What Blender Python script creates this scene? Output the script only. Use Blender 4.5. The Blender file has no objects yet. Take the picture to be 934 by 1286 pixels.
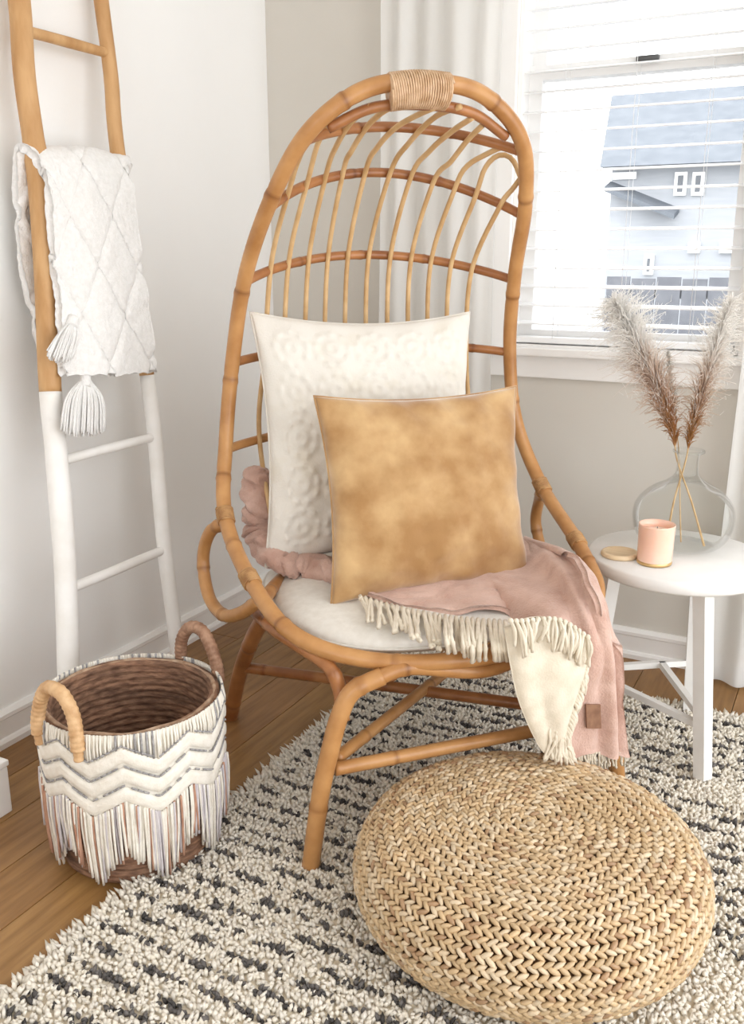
import bpy, bmesh, math, random
import numpy as np
from math import sin, cos, pi, radians, sqrt, atan
random.seed(7); rng = np.random.default_rng(7)
scene = bpy.context.scene
col = scene.collection

# ------------------------------------------------------------------ camera
FPX, IW, IH = 1160.0, 934.0, 1286.0
PITCH = 15.5139; YAW = 27.7357
CAM = np.array([1.8148, -2.7222, 1.2])
cd = bpy.data.cameras.new('camera'); cam = bpy.data.objects.new('camera', cd); col.objects.link(cam)
cam.location = CAM; cam.rotation_euler = (radians(90 - PITCH), 0, radians(YAW))
cd.sensor_fit = 'VERTICAL'; cd.sensor_height = 36.0; cd.lens = 36.0 * FPX / IH; cd.clip_start = 0.02
scene.camera = cam
# ------------------------------------------------------------------ world (overcast daylight), windows' portals, exposure
SKY = 2.7
wd = bpy.data.worlds.new('overcast_sky'); scene.world = wd; wd.use_nodes = True
bg = wd.node_tree.nodes['Background']; bg.inputs[0].default_value = (0.95, 0.975, 1.0, 1); bg.inputs[1].default_value = SKY
def portal(loc, rot, sx, sy):
    l = bpy.data.lights.new('window_portal', 'AREA'); l.shape = 'RECTANGLE'; l.size = sx; l.size_y = sy
    l.cycles.is_portal = True
    o = bpy.data.objects.new('window_portal', l); o.location = loc; o.rotation_euler = rot; col.objects.link(o)
portal((1.19, 0.16, 1.54), (radians(-90), 0, 0), 0.66, 1.24)      # window in the back wall
portal((3.36, -1.85, 1.2), (0, radians(90), 0), 2.36, 3.3)          # added glazed opening in the unseen right wall, enlarged for brightness
portal((2.1, -5.06, 1.4), (radians(90), 0, 0), 1.8, 1.6)            # rear opening out of view, added for frontal fill
scene.view_settings.view_transform = 'Standard'; scene.view_settings.look = 'None'
scene.view_settings.gamma = 1.0; scene.view_settings.use_curve_mapping = False
scene.view_settings.exposure = 0.66
scene.cycles.use_denoising = True
scene.cycles.max_bounces = 10; scene.cycles.diffuse_bounces = 7; scene.cycles.transparent_max_bounces = 48
scene.cycles.caustics_reflective = False; scene.cycles.caustics_refractive = False
scene.cycles.sample_clamp_indirect = 6.0

# ------------------------------------------------------------------ pixel helpers (direction only; distance comes from what a thing touches)
_p, _y = radians(PITCH), radians(YAW)
DF = np.array([-sin(_y), cos(_y), 0]); DX = np.array([cos(_y), sin(_y), 0]); DU = np.array([0, 0, 1.0])
FWD = cos(_p) * DF - sin(_p) * DU; UPV = sin(_p) * DF + cos(_p) * DU
def ray(px, py): return (px - IW / 2) / FPX * DX - (py - IH / 2) / FPX * UPV + FWD
def on_z(px, py, z=0.0): r = ray(px, py); return CAM + r * ((z - CAM[2]) / r[2])
def on_y(px, py, y=0.0): r = ray(px, py); return CAM + r * ((y - CAM[1]) / r[1])
def on_x(px, py, x=0.0): r = ray(px, py); return CAM + r * ((x - CAM[0]) / r[0])
def snap(P, px, py):                                              # nearest point to P on the sight line
    r = ray(px, py); r = r / np.linalg.norm(r); return CAM + r * max(0.3, float((np.asarray(P) - CAM) @ r))

# ------------------------------------------------------------------ materials
MATS = {}
def mat(name, c1, c2=None, rough=0.6, scale=20.0, detail=4.0, bump=0.0, bscale=None, stretch=(1, 1, 1), metallic=0.0,
        attr=False, sheen=0.0, trans=0.0, alpha=1.0, spec=0.4, ramp=(0.35, 0.65), kind='noise', bdist=0.005, sss=0.0, coat=0.0):
    if name in MATS: return MATS[name]
    m = bpy.data.materials.new(name); m.use_nodes = True; nt = m.node_tree; N = nt.nodes; L = nt.links
    b = N['Principled BSDF']
    b.inputs['Roughness'].default_value = rough; b.inputs['Metallic'].default_value = metallic
    b.inputs['Specular IOR Level'].default_value = spec; b.inputs['Sheen Weight'].default_value = sheen
    b.inputs['Coat Weight'].default_value = coat; b.inputs['Alpha'].default_value = alpha
    if trans: b.inputs['Transmission Weight'].default_value = trans
    if sss:
        b.inputs['Subsurface Weight'].default_value = sss; b.inputs['Subsurface Radius'].default_value = (0.02, 0.012, 0.008)
    tc = N.new('ShaderNodeTexCoord'); mp = N.new('ShaderNodeMapping'); mp.inputs['Scale'].default_value = stretch
    L.new(tc.outputs['Object'], mp.inputs['Vector'])
    tx = N.new('ShaderNodeTexNoise'); tx.inputs['Scale'].default_value = scale; tx.inputs['Detail'].default_value = detail
    L.new(mp.outputs['Vector'], tx.inputs['Vector'])
    rp = N.new('ShaderNodeValToRGB'); c2 = c2 or c1
    rp.color_ramp.elements[0].position = ramp[0]; rp.color_ramp.elements[1].position = ramp[1]
    rp.color_ramp.elements[0].color = (*c1, 1); rp.color_ramp.elements[1].color = (*c2, 1)
    L.new(tx.outputs['Fac'], rp.inputs['Fac'])
    out = rp.outputs['Color']
    if attr:
        at = N.new('ShaderNodeAttribute'); at.attribute_name = 'Col'
        mx = N.new('ShaderNodeMix'); mx.data_type = 'RGBA'; mx.blend_type = 'MULTIPLY'; mx.inputs['Factor'].default_value = 1.0
        L.new(out, mx.inputs[6]); L.new(at.outputs['Color'], mx.inputs[7]); out = mx.outputs[2]
    L.new(out, b.inputs['Base Color'])
    if bump:
        t2 = N.new('ShaderNodeTexNoise'); t2.inputs['Scale'].default_value = bscale or scale * 3; t2.inputs['Detail'].default_value = 3
        L.new(mp.outputs['Vector'], t2.inputs['Vector'])
        bp = N.new('ShaderNodeBump'); bp.inputs['Strength'].default_value = bump; bp.inputs['Distance'].default_value = bdist
        L.new(t2.outputs['Fac'], bp.inputs['Height']); L.new(bp.outputs['Normal'], b.inputs['Normal'])
    MATS[name] = m; return m
def sheer(name, color, transp=0.25, transl=0.5):
    if name in MATS: return MATS[name]
    m = bpy.data.materials.new(name); m.use_nodes = True; nt = m.node_tree; N = nt.nodes; L = nt.links
    N.remove(N['Principled BSDF']); o = N['Material Output']
    d = N.new('ShaderNodeBsdfDiffuse'); t = N.new('ShaderNodeBsdfTranslucent'); tr = N.new('ShaderNodeBsdfTransparent')
    tc = N.new('ShaderNodeTexCoord'); tx = N.new('ShaderNodeTexNoise'); tx.inputs['Scale'].default_value = 300
    L.new(tc.outputs['Object'], tx.inputs['Vector'])
    rp = N.new('ShaderNodeValToRGB'); rp.color_ramp.elements[0].color = (*[c * .96 for c in color], 1); rp.color_ramp.elements[1].color = (*color, 1)
    L.new(tx.outputs['Fac'], rp.inputs['Fac']); L.new(rp.outputs['Color'], d.inputs['Color']); L.new(rp.outputs['Color'], t.inputs['Color'])
    m1 = N.new('ShaderNodeMixShader'); m1.inputs[0].default_value = transl; L.new(d.outputs[0], m1.inputs[1]); L.new(t.outputs[0], m1.inputs[2])
    m2 = N.new('ShaderNodeMixShader'); m2.inputs[0].default_value = transp; L.new(m1.outputs[0], m2.inputs[1]); L.new(tr.outputs[0], m2.inputs[2])
    L.new(m2.outputs[0], o.inputs['Surface']); MATS[name] = m; return m
def thin_glass(name, tint=(1, 1, 1), blend=0.2):
    if name in MATS: return MATS[name]
    m = bpy.data.materials.new(name); m.use_nodes = True; nt = m.node_tree; N = nt.nodes; L = nt.links
    N.remove(N['Principled BSDF']); o = N['Material Output']
    tr = N.new('ShaderNodeBsdfTransparent'); tr.inputs[0].default_value = (*tint, 1)
    g = N.new('ShaderNodeBsdfGlossy'); g.inputs['Roughness'].default_value = 0.03
    fr = N.new('ShaderNodeLayerWeight'); fr.inputs[0].default_value = blend
    tc = N.new('ShaderNodeTexCoord'); tx = N.new('ShaderNodeTexNoise'); tx.inputs['Scale'].default_value = 4
    L.new(tc.outputs['Object'], tx.inputs['Vector'])
    bp = N.new('ShaderNodeBump'); bp.inputs['Strength'].default_value = 0.02; L.new(tx.outputs['Fac'], bp.inputs['Height']); L.new(bp.outputs['Normal'], g.inputs['Normal'])
    mx = N.new('ShaderNodeMixShader'); ml = N.new('ShaderNodeMath'); ml.operation = 'MULTIPLY'; ml.inputs[1].default_value = 0.55; L.new(fr.outputs['Fresnel'], ml.inputs[0]); L.new(ml.outputs[0], mx.inputs[0]); L.new(tr.outputs[0], mx.inputs[1]); L.new(g.outputs[0], mx.inputs[2])
    L.new(mx.outputs[0], o.inputs['Surface']); MATS[name] = m; return m

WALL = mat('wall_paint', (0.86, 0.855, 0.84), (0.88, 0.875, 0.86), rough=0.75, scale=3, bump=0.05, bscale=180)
GREIGE_BACKLIT = mat('wall_greige_backlit', (0.64, 0.61, 0.555), (0.66, 0.63, 0.575), rough=0.75, scale=3, bump=0.05, bscale=180)  # back wall: warm paint hue, with its backlit shade darkened into the colour
CEIL = mat('ceiling_paint', (0.86, 0.85, 0.83), rough=0.85, scale=4, bump=0.05, bscale=120)
TRIM = mat('trim_white', (0.88, 0.87, 0.85), (0.9, 0.89, 0.875), rough=0.35, scale=8)
OAK = mat('oak_plank', (0.21, 0.103, 0.034), (0.36, 0.195, 0.072), rough=0.42, scale=6, detail=7, stretch=(9, 0.9, 4), bump=0.08, bscale=18, attr=True, ramp=(0.3, 0.72))
CANE = mat('rattan_cane', attr=True, c1=(0.37, 0.165, 0.050), c2=(0.55, 0.29, 0.110), rough=0.38, scale=14, detail=5, bump=0.06, bscale=90, ramp=(0.3, 0.7), coat=0.15)
CANE_D = mat('rattan_dark', attr=True, c1=(0.25, 0.090, 0.028), c2=(0.42, 0.18, 0.062), rough=0.36, scale=12, detail=5, bump=0.05, bscale=90, coat=0.15)
REED = mat('rattan_reed', (0.52, 0.32, 0.14), (0.66, 0.45, 0.23), rough=0.45, scale=20, detail=4)
JOINT = mat('joint_binding', (0.34, 0.17, 0.065), (0.50, 0.29, 0.12), rough=0.5, scale=50)
WRAP = mat('cane_binding', (0.50, 0.31, 0.17), (0.68, 0.48, 0.31), rough=0.55, scale=60)
LADW = mat('ladder_wood', (0.44, 0.23, 0.085), (0.60, 0.36, 0.165), rough=0.5, scale=9, detail=6, stretch=(3, 3, 0.6), bump=0.12, bscale=25)
LADP = mat('ladder_white', (0.82, 0.80, 0.76), (0.88, 0.865, 0.84), rough=0.55, scale=14, bump=0.12, bscale=40)
QUILT = mat('white_quilt', (0.79, 0.78, 0.76), (0.85, 0.84, 0.825), rough=0.95, scale=90, bump=0.5, bscale=260, sheen=0.3)
LINEN = mat('linen_seat', (0.73, 0.70, 0.64), (0.79, 0.765, 0.71), rough=0.9, scale=60, bump=0.25, bscale=500, bdist=0.002)
WPIL = mat('embroidered_white', (0.73, 0.70, 0.64), (0.70, 0.66, 0.58), rough=0.9, scale=14, detail=3, bump=0.35, bscale=240, bdist=0.003, ramp=(0.52, 0.68))
TAN = mat('tan_velvet', (0.34, 0.175, 0.055), (0.56, 0.36, 0.165), rough=0.75, scale=9, detail=6, bump=0.15, bscale=60, sheen=0.8, ramp=(0.4, 0.68))
PINK = mat('dusty_pink', (0.49, 0.30, 0.235), (0.66, 0.46, 0.385), rough=0.95, scale=18, detail=5, bump=0.8, bscale=220, bdist=0.003, sheen=0.3, ramp=(0.3, 0.7))
CREAM = mat('cream_wool', (0.65, 0.58, 0.46), (0.74, 0.67, 0.55), rough=0.95, scale=30, bump=0.3, bscale=260, bdist=0.003, sheen=0.2)
LEATHER = mat('brown_leather', (0.20, 0.10, 0.06), (0.28, 0.15, 0.09), rough=0.5, scale=60)
RUGM = mat('rug_wool', (0.92, 0.92, 0.92), (1.0, 1.0, 1.0), rough=1.0, scale=120, attr=True)
RUGB = mat('rug_backing', (0.62, 0.55, 0.43), (0.70, 0.62, 0.50), rough=1.0, scale=80)
HYA = mat('water_hyacinth', (0.85, 0.85, 0.85), (1.0, 1.0, 1.0), rough=0.42, spec=0.6, scale=70, detail=4, bump=0.2, bscale=200, bdist=0.002, attr=True)
HYAD = mat('hyacinth_core', (0.16, 0.085, 0.04), (0.25, 0.14, 0.07), rough=0.9, scale=50)
SEAGR = mat('rim_brown', (0.30, 0.18, 0.11), (0.50, 0.36, 0.25), rough=0.8, scale=60)
SEAG = mat('seagrass_brown', (0.13, 0.065, 0.04), (0.32, 0.18, 0.11), rough=0.8, scale=40, detail=5, stretch=(1, 1, 4), bump=0.4, bscale=80, attr=True)
COTTON = mat('macrame_cotton', (0.78, 0.73, 0.64), (0.86, 0.82, 0.74), rough=0.95, scale=60, bump=0.35, bscale=300, bdist=0.003)
LILAC = mat('fringe_grey_lilac', (0.55, 0.51, 0.53), (0.68, 0.64, 0.65), rough=0.95, scale=40)
RUST = mat('fringe_rust', (0.42, 0.22, 0.15), (0.55, 0.32, 0.22), rough=0.95, scale=40)
GREYT = mat('grey_stitch', (0.25, 0.24, 0.24), (0.42, 0.41, 0.41), rough=0.95, scale=120)
TABLE = mat('table_white', (0.80, 0.79, 0.765), (0.86, 0.85, 0.83), rough=0.5, scale=10, bump=0.03)
GLASS = thin_glass('window_glass'); VGLASS = thin_glass('vase_glass', (0.985, 0.99, 0.988), 0.10)
PEACH = mat('peach_candle_glass', (0.86, 0.55, 0.42), (0.90, 0.62, 0.50), rough=0.25, scale=10, sss=0.4, coat=0.4)
WAX = mat('candle_wax', (0.90, 0.70, 0.58), (0.93, 0.76, 0.66), rough=0.5, scale=10, sss=0.5)
BRASS = mat('brass_edge', (0.70, 0.48, 0.22), rough=0.35, metallic=0.8)
DISC = mat('pale_wood_disc', (0.70, 0.52, 0.31), (0.80, 0.64, 0.43), rough=0.55, scale=12, stretch=(1, 8, 1))
PLUME = sheer('pampas_plume', (1, 1, 1), 0.2, 0.6)
def _attr_tint(m):
    nt = m.node_tree; at = nt.nodes.new('ShaderNodeAttribute'); at.attribute_name = 'Col'
    for n in nt.nodes:
        if n.type in ('BSDF_DIFFUSE', 'BSDF_TRANSLUCENT'):
            for l in list(n.inputs['Color'].links): nt.links.remove(l)
            nt.links.new(at.outputs['Color'], n.inputs['Color'])
_attr_tint(PLUME)
STEM = mat('pampas_stem', (0.42, 0.27, 0.12), (0.60, 0.43, 0.24), rough=0.7, scale=40)
SLAT = mat('blind_slat_white', (0.86, 0.865, 0.87), (0.88, 0.885, 0.89), rough=0.45, scale=6)
CORD = mat('blind_cord', (0.80, 0.80, 0.80), rough=0.8, scale=60)
SHEER = sheer('sheer_curtain', (0.95, 0.945, 0.93), 0.16, 0.5)
BLACK = mat('black_wick', (0.02, 0.02, 0.02), rough=0.9)

# ------------------------------------------------------------------ object helpers
def link(o, parent=None): col.objects.link(o); o.parent = parent; return o
def tag(o, label, cat, group=None):
    o['label'] = label; o['category'] = cat
    if group: o['group'] = group
    return o
def thing(name, loc, label, cat, group=None):
    o = bpy.data.objects.new(name, None); o.empty_display_size = 0.05; o.location = loc; link(o); return tag(o, label, cat, group)
def wloc(o):
    p = np.zeros(3)
    while o is not None: p = p + np.array(o.location); o = o.parent
    return p
def mesh(name, V, Fc, m, parent=None, smooth=True, cols=None, label=None, stuff=False, origin=None):
    V = np.asarray(V, float)
    if parent is not None: base = wloc(parent)
    elif origin is not None: base = np.asarray(origin, float)
    else: base = np.zeros(3)
    me = bpy.data.meshes.new(name); me.from_pydata((V - base).tolist(), [], [tuple(f) for f in Fc]); me.validate()
    if smooth: me.polygons.foreach_set('use_smooth', [True] * len(me.polygons))
    if cols is not None:
        a = me.color_attributes.new('Col', 'FLOAT_COLOR', 'POINT')
        c = np.ones((len(V), 4)); c[:, :3] = cols; a.data.foreach_set('color', c.ravel())
    me.materials.append(m); o = bpy.data.objects.new(name, me); link(o, parent)
    if parent is None and origin is not None: o.location = base
    if label: o['label'] = label
    if stuff: o['kind'] = 'stuff'
    return o
class MB:                                                          # collects shapes that form ONE part
    def __init__(s): s.V = []; s.F = []; s.C = []; s.n = 0
    def add(s, V, Fc, c=(1, 1, 1)):
        V = np.asarray(V, float); s.V.append(V); s.F += [tuple(i + s.n for i in f) for f in Fc]
        cc = np.ones((len(V), 3)); cc[:] = c; s.C.append(cc); s.n += len(V); return s
    def build(s, name, m, parent=None, smooth=True, **k):
        return mesh(name, np.concatenate(s.V), s.F, m, parent, smooth, cols=np.concatenate(s.C) if m.name in ATTR else None, **k)
ATTR = {'rattan_cane', 'rattan_dark', 'oak_plank', 'rug_wool', 'water_hyacinth', 'seagrass_brown', 'pampas_plume'}
def box(x0, x1, y0, y1, z0, z1):
    V = [(x, y, z) for z in (z0, z1) for y in (y0, y1) for x in (x0, x1)]
    return V, [(0, 2, 3, 1), (4, 5, 7, 6), (0, 1, 5, 4), (2, 6, 7, 3), (0, 4, 6, 2), (1, 3, 7, 5)]
def bevelbox(x0, x1, y0, y1, z0, z1, b=0.004):
    bm = bmesh.new(); V, Fc = box(x0, x1, y0, y1, z0, z1); vs = [bm.verts.new(v) for v in V]
    for f in Fc: bm.faces.new([vs[i] for i in f])
    bmesh.ops.recalc_face_normals(bm, faces=bm.faces)
    bmesh.ops.bevel(bm, geom=list(bm.edges), offset=b, segments=2, affect='EDGES', profile=0.6)
    bm.verts.index_update(); V = [tuple(v.co) for v in bm.verts]; Fc = [[v.index for v in f.verts] for f in bm.faces]; bm.free(); return V, Fc
def cat(P, n=8, closed=False):                                     # Catmull-Rom through P
    P = np.asarray(P, float); N = len(P); out = []
    for i in range(N if closed else N - 1):
        if closed: p0, p1, p2, p3 = P[i - 1], P[i], P[(i + 1) % N], P[(i + 2) % N]
        else:
            p1, p2 = P[i], P[i + 1]; p0 = P[i - 1] if i > 0 else 2 * p1 - p2; p3 = P[i + 2] if i + 2 < N else 2 * p2 - p1
        for k in range(n):
            t = k / n; out.append(.5 * (2 * p1 + (-p0 + p2) * t + (2 * p0 - 5 * p1 + 4 * p2 - p3) * t * t + (-p0 + 3 * p1 - 3 * p2 + p3) * t ** 3))
    if not closed: out.append(P[-1])
    return np.array(out)
def arclen(P): return np.concatenate([[0], np.cumsum(np.linalg.norm(np.diff(P, axis=0), axis=1))])
def resample(P, n):
    s = arclen(P); q = np.linspace(0, s[-1], n); return np.stack([np.interp(q, s, P[:, k]) for k in range(P.shape[1])], 1)
def tube(P, r, seg=10, closed=False, flat=1.0, cap=True):
    P = np.asarray(P, float); n = len(P); r = np.broadcast_to(np.asarray(r, float), (n,))
    T = np.gradient(P, axis=0) if not closed else (np.roll(P, -1, 0) - np.roll(P, 1, 0))
    T /= np.linalg.norm(T, axis=1)[:, None] + 1e-12
    N0 = np.cross(T[0], (0, 0, 1.0)); 
    if np.linalg.norm(N0) < 1e-3: N0 = np.cross(T[0], (1.0, 0, 0))
    N0 /= np.linalg.norm(N0); Ns = [N0]
    for i in range(1, n):
        v = Ns[-1] - T[i] * (Ns[-1] @ T[i]); Ns.append(v / (np.linalg.norm(v) + 1e-12))
    Ns = np.array(Ns)
    if closed:                                                     # spread the frame's twist
        v = Ns[-1] - T[0] * (Ns[-1] @ T[0]); ang = math.atan2(np.cross(Ns[0], v) @ T[0], Ns[0] @ v)
        for i in range(n):
            a = -ang * i / n; Ns[i] = Ns[i] * cos(a) + np.cross(T[i], Ns[i]) * sin(a)
    Bs = np.cross(T, Ns); th = np.arange(seg) * 2 * pi / seg
    V = (P[:, None, :] + r[:, None, None] * (np.cos(th)[None, :, None] * Ns[:, None, :] + flat * np.sin(th)[None, :, None] * Bs[:, None, :])).reshape(-1, 3)
    Fc = []
    for i in range(n if closed else n - 1):
        j = (i + 1) % n
        for k in range(seg): k2 = (k + 1) % seg; Fc.append((i * seg + k, i * seg + k2, j * seg + k2, j * seg + k))
    if not closed and cap: Fc.append(tuple(range(seg - 1, -1, -1))); Fc.append(tuple((n - 1) * seg + k for k in range(seg)))
    return V, Fc
def cane(P, r, every=0.19, seed=0, seg=12, closed=False, n=None):  # bamboo-like pole with knuckles
    L = arclen(P)[-1]; n = n or max(12, int(L / 0.008)); P = resample(np.vstack([P, P[:1]]) if closed else P, n + (1 if closed else 0))
    if closed: P = P[:-1]
    s = np.linspace(0, L, n); rr = np.full(n, r); R = random.Random(seed); q = R.uniform(0.04, every); dk = np.ones(n)
    while q < L - 0.02:
        rr += r * 0.10 * np.exp(-((s - q) / 0.006) ** 2) - r * 0.05 * np.exp(-((s - q - 0.012) / 0.006) ** 2); dk -= .45 * np.exp(-((s - q - .004) / 0.005) ** 2); q += every * R.uniform(0.8, 1.25)
    V, Fc = tube(P, rr, seg, closed); return V, Fc, dk.repeat(seg)
def grid_faces(nu, nv, off=0, closed_u=False):
    return [(off + i * nv + j, off + i * nv + j + 1, off + ((i + 1) % nu) * nv + j + 1, off + ((i + 1) % nu) * nv + j) for i in range(nu if closed_u else nu - 1) for j in range(nv - 1)]
def lathe(prof, c, seg=48):
    prof = np.asarray(prof, float); th = np.arange(seg) * 2 * pi / seg
    V = np.stack([c[0] + prof[None, :, 0] * np.cos(th)[:, None], c[1] + prof[None, :, 0] * np.sin(th)[:, None], c[2] + np.broadcast_to(prof[None, :, 1], (seg, len(prof)))], 2).reshape(-1, 3)
    return V, grid_faces(seg, len(prof), closed_u=True)
def vnoise(P, scale, seed=0):                                      # smooth pseudo-noise from a few sines
    R = np.random.default_rng(seed); out = np.zeros(len(P)); P = np.asarray(P) * scale
    for k in range(7):
        d = R.normal(size=P.shape[1]); d /= np.linalg.norm(d); out += np.sin(P @ d * R.uniform(.6, 2.0) + R.uniform(0, 6.28)) / 7
    return out
def structure(o): o['kind'] = 'structure'; return o
def solid(V, nu, nv, th):                                          # grid sheet -> closed sheet with thickness
    V = np.asarray(V, float).reshape(nu, nv, 3); du = np.gradient(V, axis=0); dv = np.gradient(V, axis=1); n = np.cross(du, dv)
    n /= np.linalg.norm(n, axis=2)[..., None] + 1e-12
    A = V + n * th / 2; B = V - n * th / 2; F1 = grid_faces(nu, nv); m = nu * nv
    Fc = F1 + [tuple(reversed([i + m for i in f])) for f in F1]
    def rim(idx):
        for a, b in zip(idx[:-1], idx[1:]): Fc.append((a, b, b + m, a + m))
    rim([i for i in range(nv)]); rim([(nu - 1) * nv + j for j in range(nv)][::-1]); rim([i * nv for i in range(nu)][::-1]); rim([i * nv + nv - 1 for i in range(nu)])
    return np.concatenate([A.reshape(-1, 3), B.reshape(-1, 3)]), Fc

# ================================================================== the room
RX, RY, RZ = 3.3, -5.0, 2.5                                        # right wall, rear wall, ceiling height
WX0, WX1, WZ0, WZ1 = 0.853, 1.515, 0.93, 2.16                      # window opening in the back wall
floor_o = structure(mesh('floor', *box(-0.12, RX + .12, RY - .12, 0.12, -0.12, -0.012), RUGB))
PW = 0.135; pl = 0; base_mesh = None
R = random.Random(3); xk = 0.0; k = 0
while xk < RX - 0.01:
    y = 0.0 - R.uniform(0.2, 1.3)
    edges = [0.0]
    while y > RY: edges.append(y); y -= R.uniform(1.0, 1.6)
    edges.append(RY)
    for a, b in zip(edges[:-1], edges[1:]):
        if a - b < 0.02: continue
        V, Fc = bevelbox(xk + 0.0008, min(xk + PW, RX) - 0.0008, b + 0.0008, a - 0.0008, -0.012, 0.0, 0.0015)
        t = R.uniform(0.82, 1.12); c = np.array([t, t * R.uniform(.96, 1.02), t * R.uniform(.9, 1.02)])
        mesh('plank', V, Fc, OAK, floor_o, smooth=False, cols=np.tile(c, (len(V), 1)))
    xk += PW; k += 1
structure(mesh('wall_left', *box(-0.12, 0, RY - .12, 0.12, -0.012, RZ), WALL, smooth=False))
def wall_with_hole(name, u0, u1, h0, h1, z0, z1, mk, m=WALL):              # four blocks round one opening
    b = MB()
    for (a, c, d, e) in ((u0, h0, -0.012, RZ), (h1, u1, -0.012, RZ), (h0, h1, -0.012, z0), (h0, h1, z1, RZ)):
        if c - a > 1e-4 and e - d > 1e-4: b.add(*mk(a, c, d, e))
    return structure(b.build(name, m, smooth=False))
wall_with_hole('wall_back', 0, RX + .12, WX0, WX1, WZ0, WZ1, lambda a, c, d, e: box(a, c, 0, 0.12, d, e), GREIGE_BACKLIT)
wall_with_hole('wall_right', RY, 0, -3.5, -0.2, 0.02, 2.38, lambda a, c, d, e: box(RX, RX + .12, a, c, d, e))
wall_with_hole('wall_rear', 0, RX + .12, 1.2, 3.0, 0.6, 2.2, lambda a, c, d, e: box(a, c, RY - .12, RY, d, e))
structure(mesh('ceiling', *box(-0.12, RX + .12, RY - .12, .12, RZ, RZ + .1), CEIL, smooth=False))
def extrude_profile(prof, a, b, axis):                             # prof: (out, z); axis 'x' along back wall, 'y' along left wall
    V = []
    for t in (a, b):
        for (o, z) in prof: V.append((t, -o, z) if axis == 'x' else (o, t, z))
    n = len(prof); Fc = [(i, (i + 1) % n, n + (i + 1) % n, n + i) for i in range(n)] + [tuple(range(n - 1, -1, -1)), tuple(range(n, 2 * n))]
    return V, Fc
BP = [(0, 0.0), (0.024, 0.0), (0.024, 0.014), (0.019, 0.021), (0.013, 0.023), (0.013, 0.070), (0.017, 0.074), (0.017, 0.084), (0.008, 0.094), (0, 0.094)]
structure(mesh('baseboard_left', *extrude_profile(BP, RY, 0.0, 'y'), TRIM, smooth=False))
structure(mesh('baseboard_back', *extrude_profile(BP, 0.024, RX, 'x'), TRIM, smooth=False))
# window in the back wall: jamb, casing, sill, sashes, panes
win = structure(bpy.data.objects.new('window_1', None)); win.location = (1.195, 0, WZ0); link(win)
b = MB()
for q in ((WX0 - .09, WX0, -0.018, 0, WZ0 - .02, WZ1 + .09), (WX1, WX1 + .09, -0.018, 0, WZ0 - .02, WZ1 + .09), (WX0, WX1, -0.018, 0, WZ1, WZ1 + .09)): b.add(*bevelbox(*q, 0.003))
b.build('casing', TRIM, win, smooth=False)
b = MB()
for q in ((WX0, WX0 + .012, 0, .12, WZ0, WZ1), (WX1 - .012, WX1, 0, .12, WZ0, WZ1), (WX0, WX1, 0, .12, WZ1 - .012, WZ1), (WX0, WX1, 0, .12, WZ0 - .001, WZ0 + .012)): b.add(*box(*q))
b.build('jamb', TRIM, win, smooth=False)
mesh('window_sill', *bevelbox(WX0 - .11, WX1 + .11, -0.05, 0.0, WZ0 - .018, WZ0 + .006, 0.004), TRIM, win, smooth=False)
mesh('apron', *bevelbox(WX0 - .09, WX1 + .09, -0.016, 0, WZ0 - .085, WZ0 - .02, 0.003), TRIM, win, smooth=False)
MR = 1.705
for nm, z0, z1, yy in (('lower_sash', WZ0 + .012, MR + .02, 0.062), ('upper_sash', MR - .02, WZ1 - .012, 0.092)):
    b = MB(); s = 0.04; x0, x1 = WX0 + .012, WX1 - .012
    for q in ((x0, x0 + s, yy, yy + .026, z0, z1), (x1 - s, x1, yy, yy + .026, z0, z1), (x0 + s, x1 - s, yy, yy + .026, z0, z0 + s), (x0 + s, x1 - s, yy, yy + .026, z1 - s, z1)): b.add(*box(*q))
    so = b.build(nm, TRIM, win, smooth=False)
    mesh('pane', *box(x0 + s, x1 - s, yy + .011, yy + .014, z0 + s, z1 - s), GLASS, so, smooth=False)
mesh('sash_lock', *bevelbox(1.17, 1.23, 0.045, 0.062, MR + .004, MR + .018, 0.003), mat('lock_metal', (0.12, 0.12, 0.12), rough=0.4, metallic=0.6), win)
# plain frame for the right-wall opening, added out of view to brighten the room
b = MB()
for q in [(RX + .03, RX + .08, -3.5 + i * 1.083, -3.5 + i * 1.083 + .05, 0.02, 2.38) for i in range(4)] + [(RX + .03, RX + .08, -3.5, -.2, z, z + .05) for z in (0.02, 2.33)]: b.add(*box(*q))
structure(b.build('fill_glazing_right', TRIM, smooth=False))
b = MB()
for q in [(1.2 + i * .875, 1.25 + i * .875, RY - .08, RY - .03, 0.6, 2.2) for i in range(3)] + [(1.2, 3.0, RY - .08, RY - .03, z, z + .05) for z in (0.6, 2.15)]: b.add(*box(*q))
structure(b.build('fill_window_rear', TRIM, smooth=False))  # frame of the unseen rear opening added for fill light

# venetian blind
bl = thing('window_blind', (1.195, 0.03, WZ0 + .015), 'white horizontal slat blind lowered in front of the window panes', 'blind')
BX0, BX1 = WX0 + .016, WX1 - .016
mesh('headrail', *bevelbox(BX0, BX1, 0.004, 0.054, WZ1 - .062, WZ1 - .014, 0.003), SLAT, bl, smooth=False)
mesh('bottom_rail', *bevelbox(BX0, BX1, 0.006, 0.052, WZ0 + .016, WZ0 + .034, 0.004), SLAT, bl, smooth=False)
nsec = 7; prof = []
TL = radians(7)
for i in range(nsec):
    q = -0.025 + 0.05 * i / (nsec - 1); z = 0.0035 * (1 - (q / 0.025) ** 2)
    prof.append((q * cos(TL) - z * sin(TL), q * sin(TL) + z * cos(TL)))
V = []
for x in (BX0, BX1):
    for (q, z) in prof: V.append((x, q, z + .0013))
    for (q, z) in reversed(prof): V.append((x, q, z - .0013))
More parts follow.
